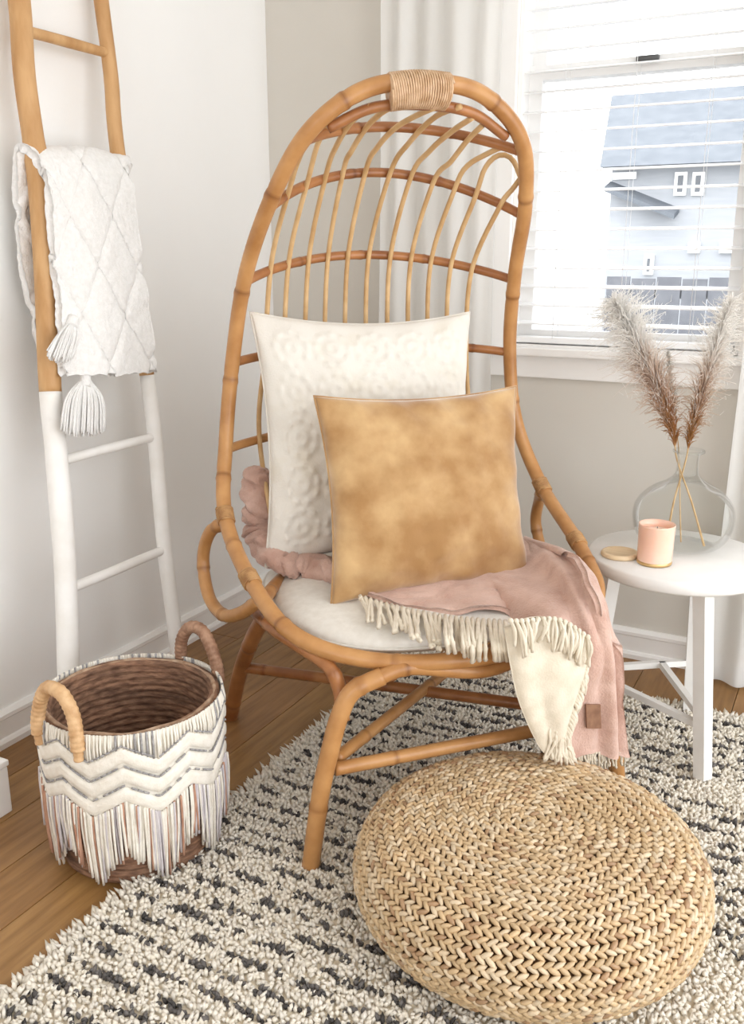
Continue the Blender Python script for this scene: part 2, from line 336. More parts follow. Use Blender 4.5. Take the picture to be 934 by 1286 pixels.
n2 = 2 * nsec; Fc = [(i, (i + 1) % n2, n2 + (i + 1) % n2, n2 + i) for i in range(n2)] + [tuple(range(n2 - 1, -1, -1)), tuple(range(n2, 2 * n2))]
slat0 = None; z = WZ0 + 0.075
while z < WZ1 - 0.08:
    if slat0 is None:
        slat0 = mesh('slat', np.array(V) + np.array([0, 0.03, z]), Fc, SLAT, bl, smooth=False); z0s = z
    else:
        o = slat0.copy(); link(o, bl); o.location = (0, 0, z - z0s)
    z += 0.0535
for xx in (BX0 + .12, (BX0 + BX1) / 2, BX1 - .12):
    b = MB()
    for yy in (0.005, 0.055): b.add(*tube([(xx, yy, WZ0 + .03), (xx, yy, WZ1 - .03)], 0.0008, 5))
    b.build('ladder_cord', CORD, bl)

# sheer curtains
def curtain(name, xa, xb, label, seed, zt=2.34, zb=0.012, yc=-0.085):
    root = thing(name, ((xa + xb) / 2, yc, zb), label, 'curtain', 'sheer curtains beside the window')
    nu, nv = 110, 26; R = np.random.default_rng(seed); ph = R.uniform(0, 6, 4); V = np.zeros((nu, nv, 3))
    for i in range(nu):
        u = i / (nu - 1); w = (xb - xa) / 0.085
        for j in range(nv):
            v = j / (nv - 1)
            f = 0.013 * sin(2 * pi * w * u + ph[0] + 0.35 * sin(3 * v + ph[2])) + 0.010 * sin(2 * pi * w * .47 * u + ph[1] + v)
            V[i, j] = (xa + (xb - xa) * u + 0.006 * sin(5 * v + 9 * u), yc + f * (0.75 + .35 * v), zt + (zb - zt) * v)
    V, Fc = solid(V, nu, nv, 0.0012); mesh('curtain_panel', V, Fc, SHEER, root)
    for i in range(5):
        xq = xa + .02 + (xb - xa - .04) * i / 4; th = np.linspace(0, 2 * pi, 17)[:-1]
        mesh('ring', *tube(np.stack([np.full(16, xq), yc + .019 * np.cos(th), zt + .01 + .019 * np.sin(th)], 1), 0.0022, 6, closed=True), TRIM, root)
    return root
curtain('sheer_curtain', 0.455, 0.835, 'white sheer curtain hanging behind the rattan chair at the window', 4)
curtain('sheer_curtain', 1.535, 1.86, 'white sheer curtain hanging behind the small round side table', 9)
rod = thing('curtain_rod', (1.15, -0.085, 2.35), 'white curtain rod above the window', 'curtain rod')
mesh('rod_pole', *tube([(0.36, -0.085, 2.35), (1.95, -0.085, 2.35)], 0.011, 12), TRIM, rod)
for xx in (0.40, 1.91): mesh('bracket', *bevelbox(xx - .012, xx + .012, -0.085, 0.0, 2.328, 2.342, 0.002), TRIM, rod)

# ================================================================== outside
gnd = mesh('ground', *box(-30, 30, 0.4, 60, -0.9, -0.7), mat('pale_paving', (0.28, 0.28, 0.28), (0.33, 0.33, 0.33), rough=0.9, scale=2)); structure(gnd)
YH = 12.0
def hp(px, py): return on_y(px, py, YH)
hs = thing('neighbour_house', (1.0, YH + 2, -0.7), 'grey blue roofed house outside, seen through the blind slats', 'house')
HW = mat('house_siding', (0.36, 0.375, 0.40), (0.40, 0.415, 0.435), rough=0.8, scale=3, stretch=(1, 1, 8)); HR = mat('house_roof', (0.13, 0.145, 0.165), (0.16, 0.175, 0.195), rough=0.8, scale=5)
HWIN = mat('house_window_glass', (0.12, 0.13, 0.145), rough=0.2); 
xl = hp(766, 250)[0]; zt = hp(766, 208)[2]; zr = hp(766, 118)[2]
mesh('house_wall', *box(xl, xl + 9, YH, YH + 6, -0.7, zt), HW, hs, smooth=False)
RA, RB = hp(762, 206), on_y(768, 120, YH + 2.0)
mesh('roof', [(RA[0], YH - .4, zt - .05), (xl + 9.3, YH - .4, zt - .05), (xl + 9.3, YH + 6.4, zt - .05), (RA[0] + .3, YH + 6.4, zt - .05), (RB[0], YH + 2.0, RB[2]), (xl + 9.3, YH + 2.0, RB[2])],
     [(0, 1, 5, 4), (1, 2, 5), (2, 3, 4, 5), (3, 0, 4), (3, 2, 1, 0)], HR, hs, smooth=False)
for (x0, y0, x1, y1) in ((846, 216, 864, 246), (868, 216, 886, 246), (770, 216, 800, 226), (808, 320, 822, 345), (864, 304, 880, 318), (903, 304, 934, 318)):
    a = hp(x0, y1); c = hp(x1, y0); w = mesh('window', *box(a[0], c[0], YH - .06, YH + .02, a[2], c[2]), TRIM, hs, smooth=False)
    mesh('pane', *box(a[0] + .05, c[0] - .05, YH - .075, YH - .055, a[2] + .05, c[2] - .05), HWIN, w, smooth=False)
a, c = hp(766, 236), hp(852, 270); pr = MB()
pr.add([(a[0], YH - .35, a[2]), (c[0], YH - .35, c[2]), (c[0], YH, c[2] + .1), (a[0], YH, a[2] + .1), (a[0], YH - .35, a[2] - .07), (c[0], YH - .35, c[2] - .07), (c[0], YH, c[2] + .03), (a[0], YH, a[2] + .03)],
       [(0, 1, 2, 3), (7, 6, 5, 4), (0, 4, 5, 1), (1, 5, 6, 2), (2, 6, 7, 3), (3, 7, 4, 0)]); pr.build('porch_roof', HR, hs, smooth=False)
fz = on_y(850, 348, 9.0)[2]; fx0 = on_y(762, 350, 9.0)[0]
fe = thing('garden_fence', (fx0 + 2, 9.0, -0.7), 'grey board fence outside in front of the neighbouring house', 'fence')
FM = mat('fence_board', (0.13, 0.135, 0.15), (0.17, 0.175, 0.19), rough=0.85, scale=6)
for i in range(22):
    mesh('board', *box(fx0 + i * .3, fx0 + i * .3 + .28, 9.0, 9.03, -0.7, fz - .02 * (i % 2)), FM, fe, smooth=False)
for zz in (fz - .25, -0.2): mesh('rail', *box(fx0, fx0 + 6.6, 9.03, 9.08, zz, zz + .1), FM, fe, smooth=False)

# ================================================================== rug
RUGX0, RUGX1, RUGY0, RUGY1 = 0.672, 2.75, -2.75, -0.285
rug = thing('shag_rug', ((RUGX0 + RUGX1) / 2, (RUGY0 + RUGY1) / 2, 0.0), 'cream shaggy wool rug with broken charcoal stripes on the wood floor', 'rug')
mesh('backing', *bevelbox(RUGX0 + .01, RUGX1 - .01, RUGY0 + .01, RUGY1 - .01, 0.0, 0.007, 0.002), RUGB, rug, smooth=False)
def make_pile():
    sp = 0.0082; nx = int((RUGX1 - RUGX0) / sp); ny = int((RUGY1 - RUGY0) / sp)
    gx, gy = np.meshgrid(np.arange(nx), np.arange(ny), indexing='ij'); gx = gx.ravel(); gy = gy.ravel()
    X = RUGX0 + (gx + .5) * sp + rng.normal(0, .0023, gx.size); Y = RUGY0 + (gy + .5) * sp + rng.normal(0, .0026, gx.size)
    # keep what the photograph's neighbourhood can see
    keep = (Y > -2.35) & (X < 2.35) & ~((X > 1.9) & (Y < -1.9)); X, Y = X[keep], Y[keep]; n = X.size
    edge = np.minimum.reduce([X - RUGX0, RUGY1 - Y]) < 0.03
    ln = rng.uniform(.015, .020, n); ln[edge] *= 1.2
    lx = rng.normal(0, .38, n); ly = rng.normal(0, .38, n)
    lx -= 0.9 * np.exp(-(X - RUGX0) / .02); ly += 0.9 * np.exp(-(RUGY1 - Y) / .02)
    w = rng.uniform(.0042, .0060, n); h = ln * rng.uniform(.72, .92, n)
    # stripes run along x; broken into dashes
    pitch = 0.046
    P2 = np.stack([X, Y], 1)
    wob = 0.009 * vnoise(P2, 9.0, 3) + 0.006 * vnoise(P2, 34.0, 4)
    row = (Y + wob) / pitch; ri = np.floor(row).astype(int); fr = np.abs(row - ri - .5) * pitch
    dash = np.sin(X * 105 + ri * 2.4 + 2.2 * np.sin(X * 23 + ri * 1.7)) + 0.9 * np.sin(X * 37 + ri * 4.1) + rng.normal(0, .35, n)
    half = 0.0068 + 0.0026 * np.sin(X * 51 + ri * 3.3)
    plain = (np.exp(-(((X - 1.72) / .20) ** 2 + ((Y + .70) / .055) ** 2)) + np.exp(-(((X - 1.80) / .26) ** 2 + ((Y + 1.42) / .20) ** 2))) > .45
    dark = (fr < half) & (dash > -0.6) & ~plain & ~((X - RUGX0 < .035)) & ~(RUGY1 - Y < .03)
    base = np.array([0.84, 0.785, 0.685]); C = base[None] * rng.uniform(.90, 1.06, (n, 1)) * np.array([1, .995, .98]) ** rng.normal(0, 1, (n, 1))
    dk = np.array([0.085, 0.078, 0.074])[None] * rng.uniform(.6, 2.2, (n, 1)); C[dark] = dk[dark]
    th = rng.uniform(0, pi, n); V = np.zeros((n, 9, 3)); K = np.arange(4) * pi / 2
    for k in range(4):
        ca, sa = np.cos(th + K[k]), np.sin(th + K[k])
        V[:, k] = np.stack([X + ca * w * .55, Y + sa * w * .55, np.full(n, .004)], 1)
        V[:, 4 + k] = np.stack([X + lx * h * .45 + ca * w, Y + ly * h * .45 + sa * w, .004 + h * .62], 1)
    V[:, 8] = np.stack([X + lx * h * 1.0, Y + ly * h * 1.0, .004 + h], 1)
    q = [(0, 1, 5, 4), (1, 2, 6, 5), (2, 3, 7, 6), (3, 0, 4, 7)]; t = [(4, 5, 8), (5, 6, 8), (6, 7, 8), (7, 4, 8)]
    off = (np.arange(n) * 9)[:, None]
    L = np.concatenate([np.concatenate([off + np.array(f)[None] for f in q], 1), np.concatenate([off + np.array(f)[None] for f in t], 1)], 1)
    sizes = np.tile(np.array([4] * 4 + [3] * 4), n)
    me = bpy.data.meshes.new('pile'); me.vertices.add(n * 9); me.vertices.foreach_set('co', (V.reshape(-1, 3) - wloc(rug)).ravel())
    me.loops.add(L.size); me.loops.foreach_set('vertex_index', L.ravel().astype(np.int32)); me.polygons.add(sizes.size)
    st = np.concatenate([[0], np.cumsum(sizes)[:-1]]); me.polygons.foreach_set('loop_start', st.astype(np.int32))
    me.polygons.foreach_set('use_smooth', np.ones(sizes.size, bool)); me.update(calc_edges=True)
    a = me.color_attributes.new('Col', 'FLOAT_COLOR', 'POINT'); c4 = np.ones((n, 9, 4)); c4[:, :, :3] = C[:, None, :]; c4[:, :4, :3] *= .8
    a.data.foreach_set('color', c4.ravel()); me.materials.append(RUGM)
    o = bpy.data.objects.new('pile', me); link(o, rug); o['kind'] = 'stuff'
make_pile()

# ================================================================== rattan chair
CO = np.array([0.845, -0.763, 0.0]); CT = radians(-42.2)
CFX = np.array([cos(CT), sin(CT), 0]); CRX = np.array([-sin(CT), cos(CT), 0])
def LW(a, d, z): return CO + a * CRX + d * CFX + np.array([0, 0, z])            # chair-local (right, forward, up) -> world
def WL(P): q = np.asarray(P) - CO; return np.array([q @ CRX, q @ CFX, q[2]])
def LP(P): return np.array([LW(*q) for q in P])
def SL(a, d, z, px, py): return WL(snap(LW(a, d, z), px, py))                     # local prior moved onto a sight line
def mir(P): return [(-q[0], q[1], q[2]) for q in P]
HK = [(0, .197, 1.532), (.129, .170, 1.518), (.238, .135, 1.44), (.299, .054, 1.316), (.337, -.052, 1.157), (.361, -.108, .972), (.386, -.104, .783), (.415, -.004, .622), (.4, .215, .521), (.346, .375, .461), (.204, .466, .428), (0, .515, .428)]
hoop = HK + mir(HK[-2:0:-1])
chair = thing('rattan_chair', tuple(CO), 'tall rattan armchair with a hooded spindle back and bent cane frame', 'chair')
def pole(name, vf, m):
    V, Fc = vf[0], vf[1]; k = vf[2] if len(vf) > 2 else np.ones(len(V)); c = np.stack([k, k ** 1.3, k ** 1.6], 1)
    return mesh(name, V, Fc, m, chair, cols=c)
hoopP = LP(cat(hoop, 24, closed=True))
pole('hoop_frame', cane(hoopP, 0.0172, 0.23, 5, 16, closed=True), CANE)
hl = cat(HK, 24)                                                                  # right half, local, from the crown down
def hoop_at(z, side):
    i = int(np.argmin(np.abs(hl[:150, 2] - z))); q = hl[i]; return np.array([side * q[0], q[1], q[2]])
RG = [(.256, .121, 1.416, .02, 1.470), (.308, .034, 1.287, -.10, 1.386), (.34, -.059, 1.14, -.195, 1.202), (.363, -.11, .958, -.22, .98), (.39, -.096, .757, -.225, .775), (.378, .20, .475, -.215, .44)]
def rung(k, s):
    w, da, za, dc, zc = RG[k]; q = max(0.0, 1 - s * s) ** .88
    return np.array([w * s, da + (dc - da) * q, za + (zc - za) * q])
for k in range(6):
    P = LP([rung(k, s) for s in np.sin(np.linspace(-pi / 2, pi / 2, 41))])
    pole('back_rung' if k < 5 else 'seat_back_rail', cane(P, 0.0108 if k < 5 else 0.015, 0.2, 20 + k, 12), CANE_D if k < 4 else CANE)
sh = arclen(hl); i1 = int(np.argmin(np.abs(hl[:150, 2] - 1.416))); i2 = int(np.argmin(np.abs(hl[:150, 2] - 1.30)))
def hoop_s(s):                                                                    # where a spindle ends on the hoop
    a = abs(s); L = np.interp(a, [0, .80, 1.0], [0, sh[i1] * .95, sh[i2] * 1.01]); i = int(np.argmin(np.abs(sh - L))); q = hl[i].copy()
    q[2] -= 0.028 * max(0, 1 - a * 1.2); q[1] -= 0.012
    return np.array([q[0] * (1 if s >= 0 else -1) * (1 if a > .05 else 1), q[1], q[2]])
# per spindle, left to right: where it meets the hoop (local), sight lines at rung 3, rung 2 and over the hood
TOPS = {-5: ((-.225, .14, 1.450), (341, 328), (366, 228), [(377, 195), (390, 168), (403, 150)]),
        -4: ((-.195, .14, 1.468), (363, 325), (388, 221), [(400, 178), (416, 150), (434, 131)]),
        -3: ((-.145, .15, 1.480), (388, 322), (410, 217), [(423, 182), (441, 153), (465, 133)]),
        -2: ((-.10, .155, 1.485), (412, 321), (431, 215), [(441, 190), (460, 160), (480, 141), (498, 133)]),
        -1: ((-.03, .165, 1.488), (437, 320), (459, 215), [(473, 186), (496, 161), (523, 145), (546, 135)]),
        0: ((.03, .165, 1.487), (463, 321), (490, 217), [(513, 180), (546, 147), (578, 134)]),
        1: ((.10, .150, 1.476), (490, 323), (516, 222), [(539, 190), (566, 166), (594, 147)]),
        2: ((.165, .140, 1.458), (516, 326), (544, 229), [(566, 203), (587, 176), (606, 157)]),
        3: ((.25, .12, 1.415), (541, 329), (571, 237), [(586, 209), (612, 193), (632, 185), (651, 187)]),
        4: ((.287, .07, 1.335), (566, 334), (597, 246), [(609, 211), (626, 195), (643, 200), (655, 226)]),
        5: ((.29, .06, 1.335), (592, 340), (627, 260), [(643, 238), (655, 222)])}
for k in range(-5, 6):                                                            # from the seat rail up over the hood to the hoop
    s_ = k * .160; e, x3, x2, tops = TOPS[k]; pts = []
    q3 = rung(2, s_ * .98); q3[1] += .015; q3 = SL(*q3, *x3); f3 = q3[0] / RG[2][0]
    for r_ in (5, 4, 3): q = rung(r_, f3 * (.98, .98, .99)[r_ - 3]); q[1] += .015; pts.append(q)
    pts.append(q3); q2 = rung(1, k * .168); q2[1] += .015; q2 = SL(*q2, *x2); pts.append(q2); e = np.array(e); n = len(tops)
    for i, t in enumerate(tops): f = (i + 1) / n; pts.append(SL(*(q2 * (1 - f) + e * f), *t))
    mesh('spindle', *tube(resample(LP(cat(pts, 10)), 80), 0.0061, 8), REED, chair)
# inner crown cane and its binding
ic = [(-.20, .135, 1.446), (-.11, .155, 1.486), (0, .172, 1.494), (.11, .155, 1.486), (.20, .135, 1.446)]
pole('crown_cane', tube(LP(cat(ic, 14)), 0.011, 10), CANE_D)
def binding(P, r, turns, name='cane_binding', rr=0.0026, m=None, par=None):               # string wound round a pole
    P = resample(np.asarray(P), turns * 14); T = np.gradient(P, axis=0); T /= np.linalg.norm(T, axis=1)[:, None]
    n1 = np.cross(T, (0.3, 0.2, 1.0)); n1 /= np.linalg.norm(n1, axis=1)[:, None]; n2 = np.cross(T, n1); a = np.arange(len(P)) * 2 * pi / 14
    rv = np.asarray(r) if np.ndim(r) else np.array([r, r])
    H = P + rv[0] * np.cos(a)[:, None] * n1 + rv[1] * np.sin(a)[:, None] * n2
    return mesh(name, *tube(H, rr, 5), m or WRAP, par or chair)
cw = [(-.085, .176, 1.513), (-.04, .183, 1.519), (0, .186, 1.520), (.035, .184, 1.519)]
bcore = mesh('binding_core', *tube(LP(cat(cw, 6)), 0.0325, 14), WRAP, chair)
binding(LP(cat(cw, 8)), 0.0345, 26, par=bcore)
# arm loops
AL = [SL(-.415, -.004, .622, 286, 655), SL(-.455, -.07, .60, 264, 668), SL(-.49, -.11, .52, 255, 702), SL(-.485, -.06, .44, 262, 748), SL(-.46, .03, .42, 280, 772), SL(-.43, .12, .45, 302, 770), SL(-.40, .205, .515, 325, 754)]
for P in (AL, mir(AL)):
    pole('arm_loop', cane(LP(cat(P, 10)), 0.0150, 0.17, 31, 12), CANE)
# front arch: both front legs and the bent rail under the seat edge, in three pieces
FL = [SL(-.364, .48, .012, 390, 1090), SL(-.341, .48, .165, 402, 1000), SL(-.319, .48, .267, 415, 940), SL(-.301, .48, .333, 426, 900), SL(-.275, .485, .375, 443, 868), SL(-.21, .492, .398, 480, 849), SL(-.143, .50, .400, 520, 838)]
FL[0] = np.array([FL[0][0], FL[0][1], .012])
ARCH = FL[4:]
for P in (FL[:6], mir(FL[:6])): pole('front_leg', cane(LP(cat(P, 12)), 0.0185, 0.26, 44, 14), CANE)
AP = [FL[4], FL[5], FL[6], np.array([0, .505, .394])]
pole('front_rail', cane(LP(cat(AP + [np.array([-q[0], q[1], q[2]]) for q in AP[-2::-1]], 10)), 0.0158, 0.3, 45, 12), CANE)
SA = [SL(-.298, .46, .32, 430, 905), SL(-.30, .44, .37, 427, 868), SL(-.315, .42, .41, 412, 836), SL(-.35, .35, .43, 378, 812), SL(-.375, .25, .435, 345, 790), (-.375, .10, .42), (-.37, .03, .41)]
for P in (SA, mir(SA)): pole('side_rail', cane(LP(cat(P, 10)), 0.0150, 0.25, 51, 12), CANE_D)
BLg = [SL(-.372, .03, .425, 331, 776), SL(-.375, -.03, .33, 317, 802), SL(-.385, -.13, .15, 301, 846), SL(-.395, -.20, .0, 289, 893)]
BLg[3][2] = 0.0
for P in (BLg, mir(BLg)):
    pole('back_leg', cane(LP(cat(P, 10)), 0.0195, 0.25, 61, 12), CANE_D)
# stretchers
fs = SL(-.325, .47, .205, 420, 966); bs = np.array(BLg[2]) * .8 + np.array(BLg[1]) * .2
m2 = lambda q: np.array([-q[0], q[1], q[2]])
pole('stretcher', cane(LP([fs, m2(fs)]), 0.0140, 0.3, 71, 12), CANE)
pole('stretcher', cane(LP([bs, m2(fs) + np.array([-.01, -.03, .0])]), 0.0135, 0.3, 72, 12), CANE_D)
pole('stretcher', cane(LP([fs + np.array([.01, -.02, .01]), m2(bs)]), 0.0135, 0.3, 73, 12), CANE)
# bindings at the joints
def seg_on(P, t, w): 
    P = np.asarray(P); s = arclen(P); return np.array([[np.interp(q, s, P[:, k]) for k in range(3)] for q in np.linspace(max(0, t * s[-1] - w), min(s[-1], t * s[-1] + w), 6)])
rh = LP(cat(HK, 24)); lh = LP(cat(mir(HK), 24))
for H in (rh, lh):
    for q in ((.415, -.004, .622), (.405, .19, .53)):
        pl_ = LW(*(q if H is rh else (-q[0], q[1], q[2]))); s = arclen(H); i = int(np.argmin(np.linalg.norm(H - pl_, axis=1)))
        binding(seg_on(H, s[i] / s[-1], 0.02), 0.0185, 8, m=JOINT)
sup = [rung(5, -.9), rung(5, 0), rung(5, .9)]
for a in (-.18, 0, .18): pole('seat_slat', tube(LP([(a, -.2, .395), (a, .15, .385), (a, .46 if a else .49, .39)]), 0.012, 8), CANE_D)

# ------------------------------------------------------------------ seat cushion and pillows
def cushion_seat():
    nu, nv = 90, 22; V = []
    for i in range(nu):
        th = 2 * pi * i / nu; c, s = cos(th), sin(th); e = 2 / 2.7
        ca = abs(c) ** e * (1 if c > 0 else -1); sa = abs(s) ** e * (1 if s > 0 else -1)
        for j in range(nv):
            ph = -pi / 2 + pi * j / (nv - 1); r = abs(cos(ph)) ** .55; zz = sin(ph); zz = abs(zz) ** .8 * (1 if zz > 0 else -1)
            a, d = .338 * ca * r, .125 + .335 * sa * r
            z = .440 + .036 * zz + (0.008 * zz * (1 - r * r) if zz > 0 else 0)
            z += .004 * math.sin(a * 21 + d * 9) * (1 if zz > 0 else 0)
            V.append(LW(a, d, z))
    return V, grid_faces(nu, nv, closed_u=True)
sc_ = thing('seat_cushion', tuple(LW(0, .12, .43)), 'plain off white linen seat cushion on the rattan chair', 'cushion')
mesh('cover', *cushion_seat(), LINEN, sc_)
P = [LW(.34 * abs(cos(t)) ** .74 * (1 if cos(t) > 0 else -1), .125 + .337 * abs(sin(t)) ** .74 * (1 if sin(t) > 0 else -1), .438) for t in np.linspace(0, 2 * pi, 121)[:-1]]
mesh('piping', *tube(P, 0.0035, 6, closed=True), LINEN, sc_)
def pillow(name, TLc, TRc, BLc, T, m, label, wr=0.006, seed=0, pinch=.09, relief=None, n=56, seam=True):
    TLc, TRc, BLc = map(np.asarray, (TLc, TRc, BLc)); ex = TRc - TLc; ey = TLc - BLc; C = (TRc + BLc) / 2; w = np.linalg.norm(ex); h = np.linalg.norm(ey); ex = ex / w
    ez = np.cross(ex, ey / h); ez /= np.linalg.norm(ez); ey = np.cross(ez, ex)
    if ez @ (CAM - C) < 0: ez = -ez
    root = thing(name, tuple(BLc * .5 + (BLc + TRc - TLc) * .5), label, 'pillow', 'pillows on the rattan chair')
    u = np.sin(np.linspace(-pi / 2, pi / 2, n)) * .35 + np.linspace(-1, 1, n) * .65; U, Vv = np.meshgrid(u, u, indexing='ij'); out = []
    for sg in (1, -1):
        th = T * ((1 - U ** 2) * (1 - Vv ** 2)) ** .42 * (1 - .12 * Vv)
        X = U * w / 2 * (1 - pinch * (1 - Vv ** 2) * U ** 2); Y = Vv * h / 2 * (1 - pinch * (1 - U ** 2) * Vv ** 2)
        q = np.stack([U.ravel() * 3, Vv.ravel() * 3], 1); prox = (1 - (1 - np.abs(U)) * (1 - np.abs(Vv)))
        nz = wr * (vnoise(q, 2.6, seed + sg) * 1.2 + .6 * vnoise(q, 6.5, seed + 5)).reshape(U.shape) * (th / T)
        nz += wr * .9 * (np.sin((U + .3 * Vv) * 17 + seed) * np.exp(-((1 - np.abs(Vv)) / .22) ** 2) + np.sin((Vv + .25 * U) * 15 + seed) * np.exp(-((1 - np.abs(U)) / .22) ** 2)) * (th / T) ** .6
        if relief is not None and sg > 0: nz = nz + relief(U, Vv) * (th / T) ** .5
        Z = sg * (th + nz)
        out.append((C + X.ravel()[:, None] * ex + Y.ravel()[:, None] * ey + Z.ravel()[:, None] * ez))
    F1 = grid_faces(n, n); F2 = [tuple(reversed([i + n * n for i in f])) for f in F1]
    V = np.concatenate(out); bm = bmesh.new(); vs = [bm.verts.new(v - wloc(root)) for v in V]
    for f in F1 + F2: bm.faces.new([vs[i] for i in f])
    bmesh.ops.remove_doubles(bm, verts=bm.verts, dist=1e-5); bmesh.ops.recalc_face_normals(bm, faces=bm.faces)
    me = bpy.data.meshes.new('cover'); bm.to_mesh(me); bm.free(); me.polygons.foreach_set('use_smooth', [True] * len(me.polygons)); me.materials.append(m)
    link(bpy.data.objects.new('cover', me), root)
    ring = []; t = np.linspace(-1, 1, 30)[:-1]
    for (uu, vv) in [(k, -1) for k in t] + [(1, k) for k in t] + [(-k, 1) for k in t] + [(-1, -k) for k in t]:
        ring.append(C + uu * w / 2 * (1 - pinch * (1 - vv ** 2) * uu ** 2) * ex + vv * h / 2 * (1 - pinch * (1 - uu ** 2) * vv ** 2) * ey)
    if seam: mesh('seam', *tube(ring, 0.0028, 6, closed=True), m, root)
    return root, (C, ex, ey, ez, w, h)
def emb(U, V):                                                     # raised medallion embroidery
    r = np.zeros_like(U)
    for cx in (-.72, -.36, 0, .36, .72):
        for cy in (-.72, -.36, .0, .36, .72):
            d = np.hypot(U - cx, V - cy); r += .0050 * np.exp(-((d - .145) / .028) ** 2) * (1 + .5 * np.sin(9 * np.arctan2(V - cy, U - cx))) + .0055 * np.exp(-((d - .05) / .03) ** 2)
    return r
pillow('embroidered_pillow', snap(LW(-.33, -.10, 1.06), 308, 392), snap(LW(.21, -.10, 1.06), 585, 392), snap(LW(-.30, .02, .52), 338, 712), .075, WPIL,
       'large cream white embroidered pillow leaning on the chair back behind the tan pillow', wr=.009, seed=2, relief=emb, n=150, pinch=.10)
pillow('velvet_pillow', snap(LW(-.24, .13, .90), 385, 498), snap(LW(.22, .13, .90), 640, 486), snap(LW(-.2, .24, .485), 424, 760), .068, TAN,
       'smaller tan velvet pillow standing in front of the cream white pillow', wr=.0075, seed=8, pinch=.085, n=72)

# ------------------------------------------------------------------ pink throw with cream fringe
RIMO = np.array([(-.42, .30), (-.346, .415), (-.2, .505), (0, .553), (.2, .552), (.37, .525), (.46, .40), (.52, .22), (.55, .05)])
def on_rim(px, py, out=0.0):                                       # where a sight line meets the upright surface hanging off the seat edge
    r = ray(px, py); a0 = WL(CAM); rl = np.array([r @ CRX, r @ CFX, r[2]]); best = None
    cen = np.array([0.05, .1])
    Pq = np.array([q + (q - cen) / np.linalg.norm(q - cen) * out for q in RIMO])
    for A, B in zip(Pq[:-1], Pq[1:]):
        M = np.array([[rl[0], A[0] - B[0]], [rl[1], A[1] - B[1]]])
        if abs(np.linalg.det(M)) < 1e-9: continue
        t, k = np.linalg.solve(M, A - a0[:2])
        if t > 0 and -0.02 <= k <= 1.02 and (best is None or t < best): best = t
    if best is None:
        q = LW(.47, .2, .3); return snap(q, px, py)
    return CAM + r * best
thr = thing('throw_blanket', tuple(LW(.3, .3, .2)), 'dusty pink throw with cream fringe draped over the seat corner of the rattan chair', 'blanket')
S = lambda px, py, z: on_z(px, py, z)
H = lambda px, py, o=0.0: on_rim(px, py, o)
COLS = [[S(392, 700, .488), S(418, 720, .486), S(440, 744, .481)],
        [S(455, 715, .488), S(488, 738, .486), S(503, 763, .476)],
        [S(520, 705, .488), S(548, 738, .487), S(566, 774, .468)],
        [S(585, 695, .488), S(616, 735, .490), S(646, 776, .460)],
        [S(632, 680, .49), S(668, 728, .508), S(692, 774, .492), H(690, 830, .015), H(690, 890, .0), H(694, 942, .0)],
        [S(650, 676, .50), S(700, 715, .535), S(722, 752, .52), H(735, 815, .02), H(738, 880, .008), H(738, 944, .0)],
        [S(662, 676, .52), S(714, 698, .562), S(742, 738, .548), H(757, 800, .02), H(762, 875, .008), H(764, 946, .0)],
        [S(684, 683, .55), S(722, 697, .575), S(755, 742, .558), H(772, 815, .01), H(778, 880, .005), H(785, 948, .0)]]
NR = 60; cols_ = np.array([resample(cat(c, 10), NR) for c in COLS]); NC = 90
SURF = np.zeros((NC, NR, 3))
for j in range(NR):
    cc = cat(cols_[:, j], 24); SURF[:, j] = resample(cc, NC) if False else np.stack([np.interp(np.linspace(0, 1, NC), np.linspace(0, 1, len(cc)), cc[:, k]) for k in range(3)], 1)
du = np.gradient(SURF, axis=0); dv = np.gradient(SURF, axis=1); nn = np.cross(du, dv); nn /= np.linalg.norm(nn, axis=2)[..., None] + 1e-9
if (nn[NC // 2, 5] @ np.array([0, 0, 1])) < 0: nn = -nn
uu = np.linspace(0, 1, NC)[:, None]; vv = np.linspace(0, 1, NR)[None]
fold = np.sin(uu * 44 + 2.0 * vv) * .010 * np.clip((uu - .45) * 2.2, 0, 1) * np.clip(vv * 1.6, .15, 1) + .007 * np.sin(uu * 21 - 5 * vv + 1) * np.clip(uu * 2 - .3, .12, 1)
fold = fold + .008 * vnoise(np.stack(np.broadcast_arrays(uu * 14, vv * 9), 2).reshape(-1, 2), 1.6, 12).reshape(NC, NR) + .0035 * vnoise(np.stack(np.broadcast_arrays(uu * 30, vv * 22), 2).reshape(-1, 2), 2.4, 15).reshape(NC, NR)
SURF = SURF + nn * (fold[..., None] + .006)
V, Fc = solid(SURF, NC, NR, .011); cloth = mesh('pink_cloth', V, Fc, PINK, thr)
# bunched part behind and under the cream pillow
BUN = [snap(LW(-.315, -.15, .80), 325, 585), snap(LW(-.32, -.13, .72), 326, 625), snap(LW(-.31, -.10, .62), 328, 668), snap(LW(-.28, .03, .53), 350, 702), S(392, 706, .505), S(430, 722, .50)]
BP_ = resample(cat(BUN, 10), 110); n = len(BP_); rr = .040 + .007 * vnoise(np.arange(n)[:, None] * 1.0, .22, 4) + .006 * vnoise(np.arange(n)[:, None] * 1.0, .55, 9); rr[:5] *= np.array([.35, .6, .8, .92, .97]); rr[-8:] *= np.linspace(1, .5, 8); rr[55:] *= np.linspace(1, .72, n - 55)
V, Fc = tube(BP_, rr, 36, flat=.8); V = V + .017 * np.stack([vnoise(V, 26, 1), vnoise(V, 26, 2), vnoise(V, 26, 3)], 1) + .006 * np.stack([vnoise(V, 95, 1), vnoise(V, 95, 2), vnoise(V, 95, 3)], 1)
thc = np.tile(np.arange(36) * 2 * pi / 36, n); sc = np.repeat(arclen(BP_), 36); ctr = np.repeat(BP_, 36, 0)
